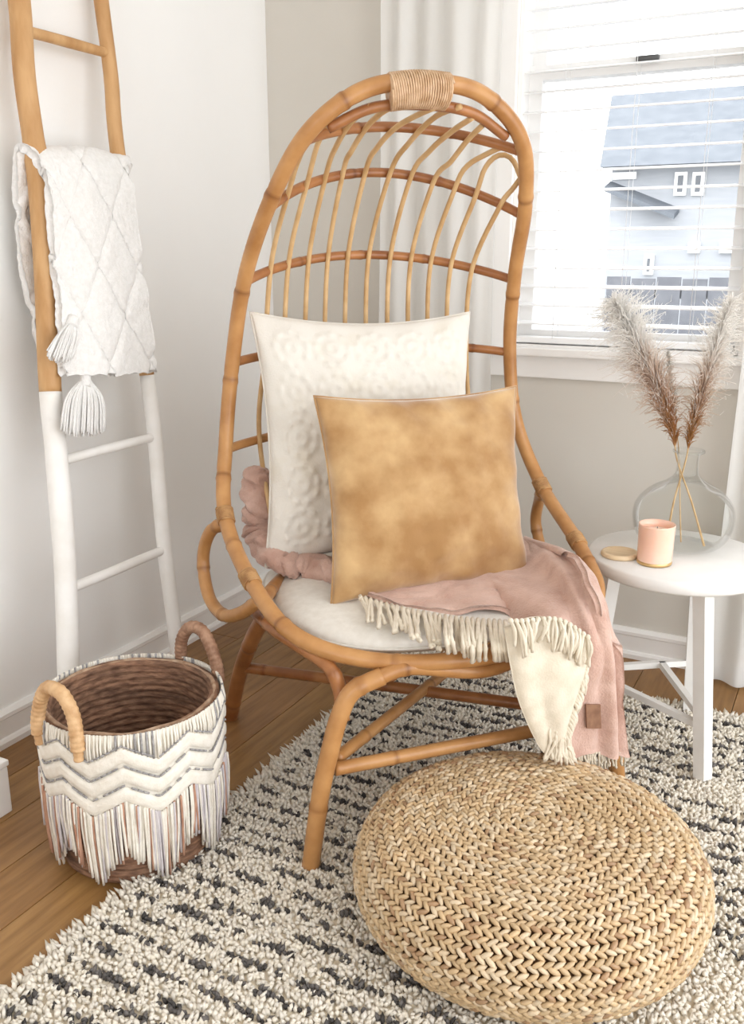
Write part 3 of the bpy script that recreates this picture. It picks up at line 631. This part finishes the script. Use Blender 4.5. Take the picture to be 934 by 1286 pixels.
ph = sc * 62 + 1.6 * np.sin(thc * 1 + sc * 9) + 1.2 * np.sin(sc * 41)
V = V - (V - ctr) * (.34 * np.exp(-(np.sin(ph) / .35) ** 2) + .14 * np.exp(-(np.sin(ph * 1.7 + thc * 2) / .3) ** 2))[:, None]
mesh('bunched_cloth', V, Fc, PINK, thr)
# turned-over cream corner
FC = [[H(632, 786, .045), H(640, 830, .045), H(652, 880, .045), H(676, 932, .04), H(692, 950, .04)],
      [H(662, 776, .05), H(668, 830, .062), H(675, 880, .06), H(688, 925, .055), H(697, 950, .045)],
      [H(700, 778, .05), H(702, 830, .066), H(698, 880, .064), H(700, 915, .055), H(703, 948, .045)],
      [H(738, 800, .045), H(735, 840, .055), H(724, 880, .05), H(714, 915, .05), H(710, 946, .045)]]
fcol = np.array([resample(cat(c, 8), 36) for c in FC]); FS = np.zeros((34, 36, 3))
for j in range(36):
    cc = cat(fcol[:, j], 11); FS[:, j] = np.stack([np.interp(np.linspace(0, 1, 34), np.linspace(0, 1, len(cc)), cc[:, k]) for k in range(3)], 1)
du = np.gradient(FS, axis=0); dv = np.gradient(FS, axis=1); nn = np.cross(du, dv); nn /= np.linalg.norm(nn, axis=2)[..., None] + 1e-9
if nn[17, 18] @ (CAM - FS[17, 18]) < 0: nn = -nn
u_, v_ = np.linspace(0, 1, 34)[:, None], np.linspace(0, 1, 36)[None]
FS = FS + nn * (.007 * np.sin(u_ * 9 + 1.5 * v_) * (1 - v_ * .3))[..., None]
V, Fc = solid(FS, 34, 36, .007); mesh('cream_fold', V, Fc, CREAM, thr)
# fringe strands
fr = MB(); RF = random.Random(5)
def strand(A, B, sag=0.0, r=.0032, wig=.004, side=None):
    A, B = np.asarray(A), np.asarray(B); P = [A + (B - A) * t + np.array([RF.uniform(-1, 1), RF.uniform(-1, 1), RF.uniform(-1, 1)]) * wig * (t > 0) + np.array([0, 0, sag * 4 * t * (1 - t)]) for t in (0, .25, .5, .75, 1)]
    P = cat(P, 3); rr = r * (1 + .22 * np.sin(np.arange(len(P)) * 2.4)); rr[-1] *= .6; fr.add(*tube(P, rr, 6))
def knot(P, r=.006):
    V, Fc = lathe([(0.0005, -r), (r * .8, -r * .6), (r, 0), (r * .8, r * .6), (0.0005, r)], P, 7); fr.add(V, Fc)
edge = [(452, 748), (503, 762), (566, 774), (646, 780), (700, 778), (738, 800)]
E_ = resample(cat(np.array(edge, float), 8), 44)
for i, (ex_, ey_) in enumerate(E_):
    t = i / 43
    z0 = .492 - .035 * t
    if ex_ < 640:
        L = 30 + 26 * min(1, t * 1.8) + RF.uniform(-5, 5); dx = RF.uniform(-2, 12) if t < .35 else RF.uniform(-6, 8)
        A = S(ex_, ey_, z0)
        mid = S(ex_ + dx * .5, ey_ + L * .55, .480 if t < .4 else .472) if ey_ + L * .55 < 800 else H(ex_ + dx * .5, ey_ + L * .55, .03)
        Bq = H(ex_ + dx, ey_ + L, .018) if ey_ + L > 800 else S(ex_ + dx, ey_ + L, .474)
        knot(mid * .25 + A * .75, .0058)
        for kk in range(2):
            o = np.array([RF.uniform(-.005, .005), RF.uniform(-.005, .005), .004]); P = cat([A, mid + o, Bq + o * 1.4], 5); fr.add(*tube(P, .0042 * (1 + .2 * np.sin(np.arange(len(P)) * 2)), 6))
    else:
        A = H(ex_, ey_, .06); L = RF.uniform(22, 44); Bq = H(ex_ + RF.uniform(-12, 10), ey_ + L, .075)
        knot(A, .0058)
        for kk in range(2):
            M_ = (A + Bq) / 2 + FWD * -0.012 + np.array([RF.uniform(-.006, .006), 0, .006]); P = cat([A, M_, Bq + np.array([RF.uniform(-.006, .006), 0, RF.uniform(-.006, .006)])], 5); fr.add(*tube(P, .0036, 6))
for i in range(26):                                                # fringe down the far edge of the fold
    t = i / 25; x0 = 738 - 26 * t ** 1.5; y0 = 800 + 118 * t
    x0 -= 5; A = H(x0, y0, .05); Bq = H(x0 + RF.uniform(-4, 6) * (1 - t) + 2, y0 + RF.uniform(16, 30), .045)
    knot(A, .005); M_ = (A + Bq) / 2 - FWD * .010 + DX * .007
    for kk in range(2): fr.add(*tube(cat([A, M_ + np.array([0, 0, RF.uniform(-.005, .005)]), Bq + DX * RF.uniform(-.01, .006)], 5), .0036, 6))
for i in range(34):                                                # tassel at the tip
    A = H(700 + RF.uniform(-7, 9), 905 + RF.uniform(-6, 10), .055); Bq = H(700 + RF.uniform(-18, 26), 958 + RF.uniform(-8, 4), .05); strand(A, Bq, 0, .003, .004)
for i in range(22):                                                # short fringe on the lower hem
    x0 = 722 + 62 * i / 21; A = H(x0, 944, .004); Bq = H(x0 + RF.uniform(-3, 3), 962 + RF.uniform(-3, 6), .004); strand(A, Bq, 0, .0026, .002)
fr.build('fringe', CREAM, thr, stuff=True)
c0, c1, c2, c3 = H(736, 885, .026), H(754, 885, .026), H(755, 915, .022), H(737, 915, .022); nL = np.cross(c1 - c0, c3 - c0); nL /= np.linalg.norm(nL)
mesh('leather_patch', [c0, c1, c2, c3] + [q - nL * .003 * np.sign(nL @ (c0 - CAM)) * -1 for q in (c0, c1, c2, c3)], [(0, 1, 2, 3), (7, 6, 5, 4), (0, 4, 5, 1), (1, 5, 6, 2), (2, 6, 7, 3), (3, 7, 4, 0)], LEATHER, thr, smooth=False, label='small brown leather patch')

# ================================================================== blanket ladder
def LX(z): return 0.25 - 0.11 * z                                  # the ladder's leaning plane: foot 0.25 m from the wall
lad = thing('blanket_ladder', (0.25, -1.1, 0.0), 'rustic wooden ladder with white dipped lower half leaning on the wall', 'ladder')
RLf = [(2.05, -1.045), (1.748, -1.066), (1.58, -1.09), (1.325, -1.102), (.916, -1.164), (.769, -1.18), (.508, -1.214), (.231, -1.262), (.004, -1.30)]
RRt = [(2.05, -.785), (1.805, -.798), (1.623, -.803), (1.453, -.818), (.857, -.835), (.667, -.845), (.43, -.865), (.146, -.878), (.004, -.888)]
for nm, rr_, r0, zc in (('a', RLf, .0245, .905), ('b', RRt, .0185, .90)):
    P = cat([(LX(z), y, z) for z, y in rr_], 14); P = resample(P, 150)
    wob = .004 * np.stack([vnoise(P, 9, 3), vnoise(P, 9, 6), 0 * P[:, 0]], 1); P = P + wob
    rad = r0 * (1 + .07 * vnoise(P, 16, 8) + .10 * np.exp(-((P[:, 2] - 1.42) / .02) ** 2)) * (1.0 + .10 * (1 - P[:, 2] / 2))
    up = P[:, 2] >= zc; iu = int(up.sum())
    mesh('rail', *tube(P[:iu + 1], rad[:iu + 1], 14), LADW, lad)
    mesh('painted_rail_end', *tube(P[iu:], rad[iu:] * 1.012, 14), LADP, lad, label='white painted lower rail')
def ry(tab, z): a = np.array(tab)[::-1]; return float(np.interp(z, a[:, 0], a[:, 1]))
for z, m_ in ((1.684, LADW), (1.41, LADW), (.732, LADP), (.43, LADP)):
    P = resample(np.array([(LX(z), ry(RLf, z), z), (LX(z), ry(RRt, z), z)]), 30); P = P + .003 * np.stack([vnoise(P, 14, 1), 0 * P[:, 0], vnoise(P, 14, 2)], 1)
    mesh('ladder_rung', *tube(P, .0125 * (1 + .10 * vnoise(P, 20, int(z * 10))), 12), m_, lad)

# ------------------------------------------------------------------ quilted throw on the ladder
def on_lad(px, py, off): n = np.array([1, 0, .11]); r = ray(px, py); return CAM + r * ((np.array([.25 + off, 0, 0]) - CAM) @ n) / (r @ n)
qt = thing('quilted_throw', (LX(1.0), -.93, .9), 'thick white tufted throw with diamond quilting hung over the ladder', 'blanket')
def lp(y, z, off): return np.array([LX(z) + off, y, z])
def quilt(name, colsQ, off_n, nu, nv, th, groove, seed):
    cq = np.array([resample(cat(c, 12), nv) for c in colsQ]); Q = np.zeros((nu, nv, 3))
    for j in range(nv):
        cc = cat(cq[:, j], 20); Q[:, j] = np.stack([np.interp(np.linspace(0, 1, nu), np.linspace(0, 1, len(cc)), cc[:, k]) for k in range(3)], 1)
    du = np.gradient(Q, axis=0); dv = np.gradient(Q, axis=1); n = np.cross(du, dv); n /= np.linalg.norm(n, axis=2)[..., None] + 1e-9
    mid = n[nu // 2, int(nv * .8)]
    if mid[0] < 0: n = -n
    U, V_ = np.meshgrid(np.linspace(0, 1, nu), np.linspace(0, 1, nv), indexing='ij')
    a = U * 2.1 + V_ * 4.6; c = U * 2.1 - V_ * 4.6
    g = np.exp(-((np.abs((a % 1) - .5)) / .055) ** 2) + np.exp(-((np.abs((c % 1) - .5)) / .055) ** 2)
    q2 = np.stack([U.ravel() * 20, V_.ravel() * 44], 1)
    d = -groove * np.clip(g, 0, 1) + .0045 * vnoise(q2, 1.2, seed).reshape(nu, nv) + .0025 * vnoise(q2, 4.2, seed + 3).reshape(nu, nv) + .006 * np.sin(U * 7 + 2 * V_ + seed)
    Q = Q + n * d[..., None]; V, Fc = solid(Q, nu, nv, th); return mesh(name, V, Fc, QUILT, qt)
cl = [on_lad(52, 452, -.055), on_lad(36, 385, -.06), on_lad(22, 310, -.06), on_lad(18, 245, -.05), lp(-1.135, 1.437, -.01), on_lad(56, 212, .045), on_lad(66, 300, .05), on_lad(76, 400, .052), on_lad(82, 470, .055)]
cm = [lp(-.98, .93, -.05), lp(-.98, 1.05, -.06), lp(-.98, 1.2, -.05), lp(-.98, 1.36, -.035), lp(-.97, 1.436, -.002), on_lad(104, 210, .05), on_lad(118, 300, .062), on_lad(132, 400, .066), on_lad(140, 471, .066)]
cr = [lp(-.80, .93, -.045), lp(-.80, 1.05, -.05), lp(-.79, 1.2, -.05), lp(-.79, 1.36, -.03), lp(-.785, 1.436, .0), on_lad(163, 212, .045), on_lad(175, 300, .05), on_lad(188, 400, .05), on_lad(198, 466, .05)]
quilt('outer_fold', [cl, cm, cr], 0, 90, 190, .020, .0095, 3)
ci = [[on_lad(60, 452 - 60, -.02), on_lad(44, 300, -.025), lp(-1.10, 1.415, -.005), on_lad(60, 235, .018), on_lad(68, 320, .022), on_lad(74, 420, .026)],
      [lp(-.95, .98, -.02), lp(-.95, 1.2, -.02), lp(-.95, 1.413, -.002), on_lad(108, 235, .02), on_lad(120, 330, .024), on_lad(134, 440, .028)],
      [lp(-.83, .98, -.01), lp(-.83, 1.2, -.01), lp(-.83, 1.413, -.002), on_lad(150, 235, .02), on_lad(165, 330, .024), on_lad(172, 440, .028)]]
quilt('inner_fold', ci, 0, 40, 90, .014, .004, 9)
def tassel(px, py, px2, py2, wpx, off, n, seed):
    R = random.Random(seed); b = MB(); A = on_lad(px, py, off)
    for i in range(n):
        t = R.uniform(-1, 1); dp = R.uniform(-.02, .02) * (1 - t * t) ** .5
        M1 = on_lad(px + (px2 - px) * .35 + t * wpx * .42, py + (py2 - py) * .38, off + .004 + dp * .7)
        B = on_lad(px2 + t * wpx * .5, py2 + R.uniform(-4, 4) - 8 * abs(t) ** 3, off + dp)
        P = cat([A + DX * t * .006, M1, B], 5); b.add(*tube(P, .0021, 5))
    V, Fc = tube(cat([on_lad(px, py - 3, off), on_lad(px + (px2 - px) * .15, py + (py2 - py) * .16, off + .004)], 4), .013, 10); b.add(V, Fc)
    o = b.build('tassel', QUILT, qt); o['kind'] = 'stuff'
tassel(107, 474, 104, 545, 56, .055, 240, 2)
tassel(92, 402, 76, 452, 34, .062, 120, 4)

# ================================================================== low white box by the wall
c = on_z(16, 1018)
bxr = thing('low_box', (c[0] / 2 + .01, c[1] - .35, 0), 'low white painted wooden box standing at the foot of the wall', 'box')
mesh('carcass', *bevelbox(0.03, c[0], c[1] - .7, c[1], 0.0, .112, .003), TRIM, bxr, smooth=False)
mesh('lid', *bevelbox(0.028, c[0] + .003, c[1] - .703, c[1] + .003, .114, .128, .003), TRIM, bxr, smooth=False)

# ================================================================== macrame basket
BC = np.array([.575, -1.425, 0.0]); BH, BRt, BRb = .335, .182, .163
bk = thing('basket', tuple(BC), 'brown woven basket covered with white macrame chevrons and long fringe', 'basket')
def bR(z): return BRb + (BRt - BRb) * (z / BH) + .004 * sin(pi * z / BH)
nrow = 22; prof = []
for i in range(nrow * 5 + 1):                                       # outside going up, inside going down: coiled rows
    z = BH * i / (nrow * 5); prof.append((bR(z) - .006 + .003 * abs(sin(pi * i / 5)), max(z, .002)))
pin = [(bR(z) - .020 - .004 * abs(sin(pi * nrow * z / BH)), z) for z in np.linspace(BH, .014, nrow * 5)]
V, Fc = lathe([(0.0005, .002)] + prof + pin + [(0.0005, .014)], BC, 80)
V = V + .0025 * np.stack([vnoise(V, 60, 1), vnoise(V, 60, 2), .6 * vnoise(V, 45, 3)], 1); V[:, 2] = np.maximum(V[:, 2], .001)
mesh('woven_body', V, Fc, SEAG, bk, cols=np.clip(.95 + .5 * vnoise(V * np.array([1, 1, 3.0]), 40, 5)[:, None] * np.array([1, .95, .9]), .4, 1.6))
ang = np.linspace(0, 2 * pi, 145)[:-1]
mesh('rim_coil', *tube(np.stack([BC[0] + (BRt - .014) * np.cos(ang), BC[1] + (BRt - .014) * np.sin(ang), BH - .002 + .002 * np.sin(ang * 9)], 1), .0048, 8, closed=True), SEAGR, bk)
NP_ = 9; PH = 0.35
def zz(th): x = ((th * NP_ / (2 * pi) + PH) % 1); return abs(x - .5) * 2            # 0..1 triangle
def cylp(th, z, o): r = bR(z) + o; return (BC[0] + r * cos(th), BC[1] + r * sin(th), z)
# cloth ground behind the cords
V = [cylp(t, z, .003) for t in ang for z in (BH + .006, BH - .05, BH - .11 - .03 * (1 - zz(t)))]
mesh('macrame_ground', V, grid_faces(144, 3, closed_u=True), COTTON, bk)
for bnd, zo in enumerate((.052, .094, .136)):
    V = []; na = NP_ * 24
    for i in range(na):
        t = 2 * pi * i / na; zc = BH - zo - .036 * (1 - zz(t)) + .018
        for dz, o in ((.0165, .004), (.013, .0085), (.004, .0095), (-.004, .0095), (-.013, .0085), (-.0165, .004)): V.append(cylp(t, zc + dz, o))
    band = mesh('chevron_band', V, grid_faces(na, 6, closed_u=True), COTTON, bk)
    b = MB(); R = random.Random(bnd)
    for i in range(NP_ * 12):                                       # grey stitches between the bands
        if R.random() < .22: continue
        t0 = 2 * pi * i / (NP_ * 12); P = []
        for q in (0, .5, .9): t = t0 + q * 2 * pi / (NP_ * 12); P.append(cylp(t, BH - zo - .036 * (1 - zz(t)) + .018 + .0205, .0075))
        b.add(*tube(P, .0021, 5))
    o = b.build('stitch_line', GREYT, band); o['kind'] = 'stuff'
b = MB(); b2 = MB(); R = random.Random(11)
for i in range(170):                                                # short vertical cords under the rim
    t = 2 * pi * (i + R.uniform(-.3, .3)) / 170; zl = BH - .052 - .036 * (1 - zz(t)) + .034
    P = [cylp(t, BH + .006, .002), cylp(t, (BH + zl) / 2, .007), cylp(t, zl, .006)]
    (b if R.random() < .8 else b2).add(*tube(P, .0024, 5))
o = b.build('rim_cords', COTTON, bk); o['kind'] = 'stuff'; o = b2.build('grey_rim_cords', GREYT, bk); o['kind'] = 'stuff'
fb = {'c': MB(), 'l': MB(), 'r': MB()}
for i in range(420):
    t = 2 * pi * (i + R.uniform(-.4, .4)) / 420; k = zz(t); zt_ = BH - .136 - .036 * (1 - k) + .004
    zb_ = .014 + .078 * k + R.uniform(-.012, .012); sw = R.uniform(-.03, .03); lay = R.uniform(.004, .012)
    key = 'c' if R.random() < .42 + .35 * (1 - k) else ('l' if R.random() < .66 else 'r')
    P = cat([cylp(t, zt_, lay), cylp(t + sw * .3, zt_ * .6 + zb_ * .4, lay + .004), cylp(t + sw, max(zb_, .012), lay + R.uniform(.0, .010))], 4)
    fb[key].add(*tube(P, .0026 if key == 'c' else .0024, 5))
for key, m_, nm in (('c', COTTON, 'cotton_fringe'), ('l', LILAC, 'grey_fringe'), ('r', RUST, 'rust_fringe')):
    o = fb[key].build(nm, m_, bk); o['kind'] = 'stuff'
HB = mat('handle_wrap_light', (0.52, 0.30, 0.14), (0.70, 0.46, 0.25), rough=0.55, scale=40, bump=.3, bscale=120); HDk = mat('handle_wrap_dark', (0.24, 0.12, 0.07), (0.42, 0.25, 0.16), rough=0.6, scale=50, bump=.3, bscale=120)
for (px, py, m_, sp) in ((86, 910, HB, .30), (240, 838, HDk, .32)):
    q = on_z(px, py, BH); t0 = math.atan2(q[1] - BC[1], q[0] - BC[0]); P = []
    for (da, z, o) in ((-sp, BH - .045, .010), (-sp, BH + .0, .010), (-sp * .85, BH + .045, .004), (-sp * .45, BH + .078, .0), (0, BH + .086, .0), (sp * .45, BH + .078, .0), (sp * .85, BH + .045, .004), (sp, BH + .0, .010), (sp, BH - .045, .010)):
        P.append((BC[0] + (BRt + o) * cos(t0 + da), BC[1] + (BRt + o) * sin(t0 + da), z))
    P = resample(cat(P, 10), 110); s = np.arange(110)
    V, Fc = tube(P, .0135 * (1 + .06 * np.sin(s * 1.7)) * np.where((s < 8) | (s > 101), .7, 1), 12); mesh('handle', V, Fc, m_, bk, label='bent cane handle')

# ================================================================== woven pouf
PC = np.array([1.385, -1.280, 0.0])
pf = thing('floor_pouf', tuple(PC + np.array([0, 0, .018])), 'round flat pouf braided from pale water hyacinth on the rug', 'pouf')
PB = .016; prof = [(0.0, .186), (.08, .187), (.16, .186), (.225, .181), (.272, .168), (.303, .144), (.318, .112), (.321, .084), (.315, .055), (.299, .030), (.278, .014)]
pc = cat(np.array([(r, 0, z) for r, z in prof]), 12)[:, [0, 2]]; s = arclen(np.c_[pc, 0 * pc[:, 0]])
core = [(max(.0005, r * .965 - .004), z - .010 + PB) for r, z in pc[::4]] + [(.0005, PB + .002)]
mesh('inner_core', *lathe(core, PC, 64), HYAD, pf)
def lozenge():                                                      # one plump strand of a braid, along x
    V = []; nl, ns = 6, 7
    for i in range(nl):
        x = -1 + 2 * i / (nl - 1); r = max(.10, (1 - abs(x) ** 2.4)) ** .6
        for k in range(ns): a = 2 * pi * k / ns; V.append((x, r * cos(a), r * sin(a)))
    return np.array(V), grid_faces_ring(nl, ns)
def grid_faces_ring(nl, ns):
    Fc = [(i * ns + k, i * ns + (k + 1) % ns, (i + 1) * ns + (k + 1) % ns, (i + 1) * ns + k) for i in range(nl - 1) for k in range(ns)]
    return Fc + [tuple(range(ns - 1, -1, -1)), tuple((nl - 1) * ns + k for k in range(ns))]
LZ, LF = lozenge(); R = random.Random(21); step = .0196; q = .008; ri = 0
while q < s[-1] - .004:
    r = np.interp(q, s, pc[:, 0]); z = np.interp(q, s, pc[:, 1]); r2 = np.interp(min(q + .004, s[-1]), s, pc[:, 0]); z2 = np.interp(min(q + .004, s[-1]), s, pc[:, 1])
    tr, tz = r2 - r, z2 - z; tl = math.hypot(tr, tz); tr /= tl; tz /= tl; nr, nz = -tz, tr      # tangent outwards along the profile, normal up/out
    if nz < 0 and nr < 0: nr, nz = -nr, -nz
    if tz <= 0 and nz < 0 and nr > 0: pass
    n_ = max(5, int(round(2 * pi * max(r, .012) / .0160))); b = MB(); ph = R.uniform(0, 6)
    for i in range(n_):
        for sd in (-1, 1):
            th = ph + 2 * pi * (i + (.25 if sd > 0 else -.25)) / n_; er = np.array([cos(th), sin(th), 0]); et = np.array([-sin(th), cos(th), 0]); ez = np.array([0, 0, 1.0])
            T = er * tr + ez * tz; N = er * nr + ez * nz; a = radians(33 + R.uniform(-7, 7)) * sd
            dx = et * cos(a) + T * sin(a); dy = -et * sin(a) + T * cos(a); lift = R.uniform(-.001, .002)
            cpt = PC + er * r + ez * (z + PB) + T * sd * .0038 + N * (lift - .001)
            lx_ = .0112 * R.uniform(.92, 1.08); V = cpt + LZ[:, :1] * lx_ * dx + LZ[:, 1:2] * .0048 * R.uniform(.9, 1.1) * dy + LZ[:, 2:3] * .0056 * N
            u = R.random(); base = np.array([.58, .415, .235]) if u < .62 else (np.array([.68, .54, .365]) if u < .92 else np.array([.40, .245, .13]))
            b.add(V, LF, base * R.uniform(.88, 1.12))
    b.build('braid_row', HYA, pf); q += step; ri += 1

# ================================================================== side table
TZ = .49; TC = np.array([1.474, -.445, 0]); TRr = .218
tb = thing('side_table', (TC[0], TC[1], 0), 'small round white painted wooden side table with splayed legs', 'table')
mesh('table_top', *lathe([(.0005, TZ - .034), (TRr - .006, TZ - .034), (TRr, TZ - .028), (TRr, TZ - .006), (TRr - .005, TZ), (.0005, TZ)], TC, 72), TABLE, tb)
def bar(P0, P1, w0, w1, yaw=0.0):                                   # square bar between two points
    P0, P1 = np.asarray(P0, float), np.asarray(P1, float); T = (P1 - P0) / np.linalg.norm(P1 - P0); a = np.array([cos(yaw), sin(yaw), 0.0])
    if abs(T[2]) < .5: a = np.array([0, 0, 1.0])
    A = a - T * (a @ T); A /= np.linalg.norm(A); B = np.cross(T, A); V = []
    for P, w in ((P0, w0), (P1, w1)):
        for sa, sb in ((-1, -1), (1, -1), (1, 1), (-1, 1)): V.append(P + A * sa * w / 2 + B * sb * w / 2)
    return V, [(0, 1, 5, 4), (1, 2, 6, 5), (2, 3, 7, 6), (3, 0, 4, 7), (3, 2, 1, 0), (4, 5, 6, 7)]
feet = [on_z(881, 985, 0), on_z(864, 896, 0), on_z(738, 905, 0)]; legp = []
for f in feet:
    f = np.array([f[0], f[1], 0.0]); f[2] = .016 if (f[1] < RUGY1 and f[0] > RUGX0) else 0.0
    d = f - TC; d[2] = 0; L = np.linalg.norm(d); top = np.array([TC[0], TC[1], TZ - .036]) + d / L * min(.155, L * .8)
    mesh('leg', *bar(f, top, .030, .034, math.atan2(d[1], d[0]) + .5), TABLE, tb, smooth=False); legp.append((f, top))
def leg_at(i, z): f, t = legp[i]; k = (z - f[2]) / (t[2] - f[2]); return f + (t - f) * k
zb = .155; pA, pB, pC = leg_at(0, zb), leg_at(1, zb), leg_at(2, zb)
mesh('brace', *bar(pC, pB, .016, .016), TABLE, tb, smooth=False); mesh('brace', *bar(pC + np.array([0, 0, -.02]), pA + np.array([0, 0, -.02]), .016, .016), TABLE, tb, smooth=False)
mesh('brace', *bar(pB * .68 + pC * .32, pA, .016, .016), TABLE, tb, smooth=False)

# ------------------------------------------------------------------ glass vase with pampas
VC = on_z(854, 686, TZ)
vs_ = thing('glass_vase', tuple(VC + np.array([0, 0, .001])), 'clear round glass demijohn vase standing on the white side table', 'vase')
vp = cat(np.array([(.001, 0, .006), (.06, 0, .003), (.088, 0, .006), (.112, 0, .032), (.123, 0, .075), (.116, 0, .113), (.088, 0, .145), (.052, 0, .166), (.031, 0, .184), (.026, 0, .205), (.026, 0, .228), (.031, 0, .240), (.036, 0, .246)]), 6)[:, [0, 2]]
pts = [(r, z) for r, z in vp] + [(max(.0008, r - .0028), z + (.002 if z < .02 else 0)) for r, z in vp[::-1]]
mesh('glass_body', *lathe(pts, VC + np.array([0, 0, .001]), 64), VGLASS, vs_)
def ring_(z, r, rr): t = np.linspace(0, 2 * pi, 49)[:-1]; return tube(np.stack([VC[0] + r * np.cos(t), VC[1] + r * np.sin(t), np.full(48, VC[2] + z)], 1), rr, 8, closed=True)
mesh('lip', *ring_(.246, .0355, .0035), VGLASS, vs_)
def pampas(name, label, ax, wid, n, seed, cb, ct, base, lenf=1.0, droop=1.0, stem_r=.0028):
    Pp = [snap(VC + np.array([0, 0, .2]), x, y) + DF * dd for x, y, dd in ax]; R = np.random.default_rng(seed)
    root = thing(name, tuple(Pp[0]), label, 'pampas grass', 'pampas stems in the glass vase'); A = cat(Pp, 12); kS = int(len(A) * .72); mesh('stem', *tube(A[:kS], np.linspace(stem_r, .0010, kS), 7), STEM, root)
    s = arclen(A); s0 = base * s[-1]; b = MB(); cb, ct = np.array(cb), np.array(ct)
    side = np.cross(A[-1] - A[len(A) // 2], FWD); side /= np.linalg.norm(side)
    for i in range(n):
        t = R.uniform(0, 1) ** .9; q = s0 + (s[-1] - s0) * t; P = np.array([np.interp(q, s, A[:, k]) for k in range(3)]); P2 = np.array([np.interp(min(q + .01, s[-1]), s, A[:, k]) for k in range(3)])
        if q + .01 > s[-1]: P2 = A[-1]; P = A[-1] - (A[-1] - A[-2]) * .5 if t > .999 else P
        T = P2 - P; T /= np.linalg.norm(T) + 1e-9; v = R.normal(size=3); v -= T * (v @ T); v /= np.linalg.norm(v)
        env = .22 + .85 * sin(pi * (t * .92 + .06)) ** .8; L = wid * env * R.uniform(.5, 1.15) * lenf
        e = P + T * L * R.uniform(.55, .95) + v * L * R.uniform(.30, .78); m = P + T * L * .55 + v * L * .22; e[2] -= droop * L * R.uniform(.05, .45)
        K = cat([P, m, e], 3); nK = len(K); rr = np.linspace(.0014, .0006, nK); V, Fc = tube(K, rr, 3, cap=False)
        f = np.clip(np.linspace(0, 1, nK) * .55 + t * 1.7 - .30 + R.uniform(-.1, .1), 0, 1)[:, None]; c = (cb * (1 - f) + ct * f).repeat(3, 0); b.add(V, Fc, c)
        if i % 2 == 0:
            for kk in range(3):
                g = K[-1 - kk * 2] if kk * 2 < nK else K[-1]; w_ = g + (v * R.uniform(-.2, .6) + T * R.uniform(.2, 1) + R.normal(size=3) * .35) * L * .16; V, Fc = tube(np.array([g, w_]), [.0006, .0003], 3, cap=False); b.add(V, Fc, ct)
    b.build('plume', PLUME, root, stuff=True)
pampas('pampas_stem', 'broad fluffy white pampas plume with brown base leaning over the rattan chair', [(884, 686, 0), (868, 630, 0), (850, 578, 0), (845, 545, 0), (826, 490, 0), (804, 440, .0), (786, 404, 0), (774, 384, 0)], .140, 1300, 3, (.60, .33, .14), (1.0, .985, .96), .40, droop=.5)
pampas('pampas_stem', 'narrow tan and white pampas plume leaning towards the sheer curtain', [(836, 684, 0), (846, 630, 0), (861, 578, 0), (867, 545, 0), (881, 495, 0), (898, 440, 0), (910, 400, 0), (918, 380, 0)], .095, 900, 5, (.56, .31, .12), (1.0, .98, .95), .40, droop=.35)
pampas('pampas_stem', 'short thin pale pampas plume between the two larger plumes', [(858, 684, .02), (857, 640, .02), (856, 578, .02), (853, 530, .03), (848, 480, .04), (846, 445, .05)], .030, 260, 7, (.55, .45, .32), (.80, .77, .72), .62, droop=.5, stem_r=.0018)

# ------------------------------------------------------------------ candle and wooden disc
CC = on_z(821, 707, TZ) + np.array([0, 0, .0005])
cn = thing('jar_candle', tuple(CC), 'peach glass jar candle on the white side table beside a wooden disc', 'candle')
jar = mesh('jar', *lathe([(.0005, 0), (.034, 0), (.039, .003), (.0405, .010), (.0425, .094), (.0425, .0975), (.0405, .0975), (.0392, .083), (.0380, .012), (.0005, .010)], CC, 48), PEACH, cn)
mesh('wax', *lathe([(.0005, .012), (.0368, .012), (.0378, .080), (.034, .078), (.0005, .0775)], CC, 40), WAX, cn)
mesh('wick', *tube([CC + np.array([0, 0, .077]), CC + np.array([.001, 0, .090])], .0009, 6), BLACK, cn)
mesh('base_rim', *lathe([(.0350, .0002), (.0400, .0002), (.0412, .004), (.0412, .008), (.0400, .009)], CC, 40), BRASS, jar)
DC = on_z(778, 698, TZ) + np.array([0, 0, .0005])
dk_ = thing('wooden_lid', tuple(DC), 'flat pale round wooden lid lying beside the peach candle', 'lid')
dsc = mesh('disc', *lathe([(.0005, 0), (.042, 0), (.0455, .002), (.0455, .008), (.043, .011), (.036, .0115), (.035, .0095), (.0005, .0095)], DC, 44), DISC, dk_)
mesh('rim', *lathe([(.0456, .002), (.0463, .003), (.0463, .006), (.0456, .0075)], DC, 44), DISC, dsc)
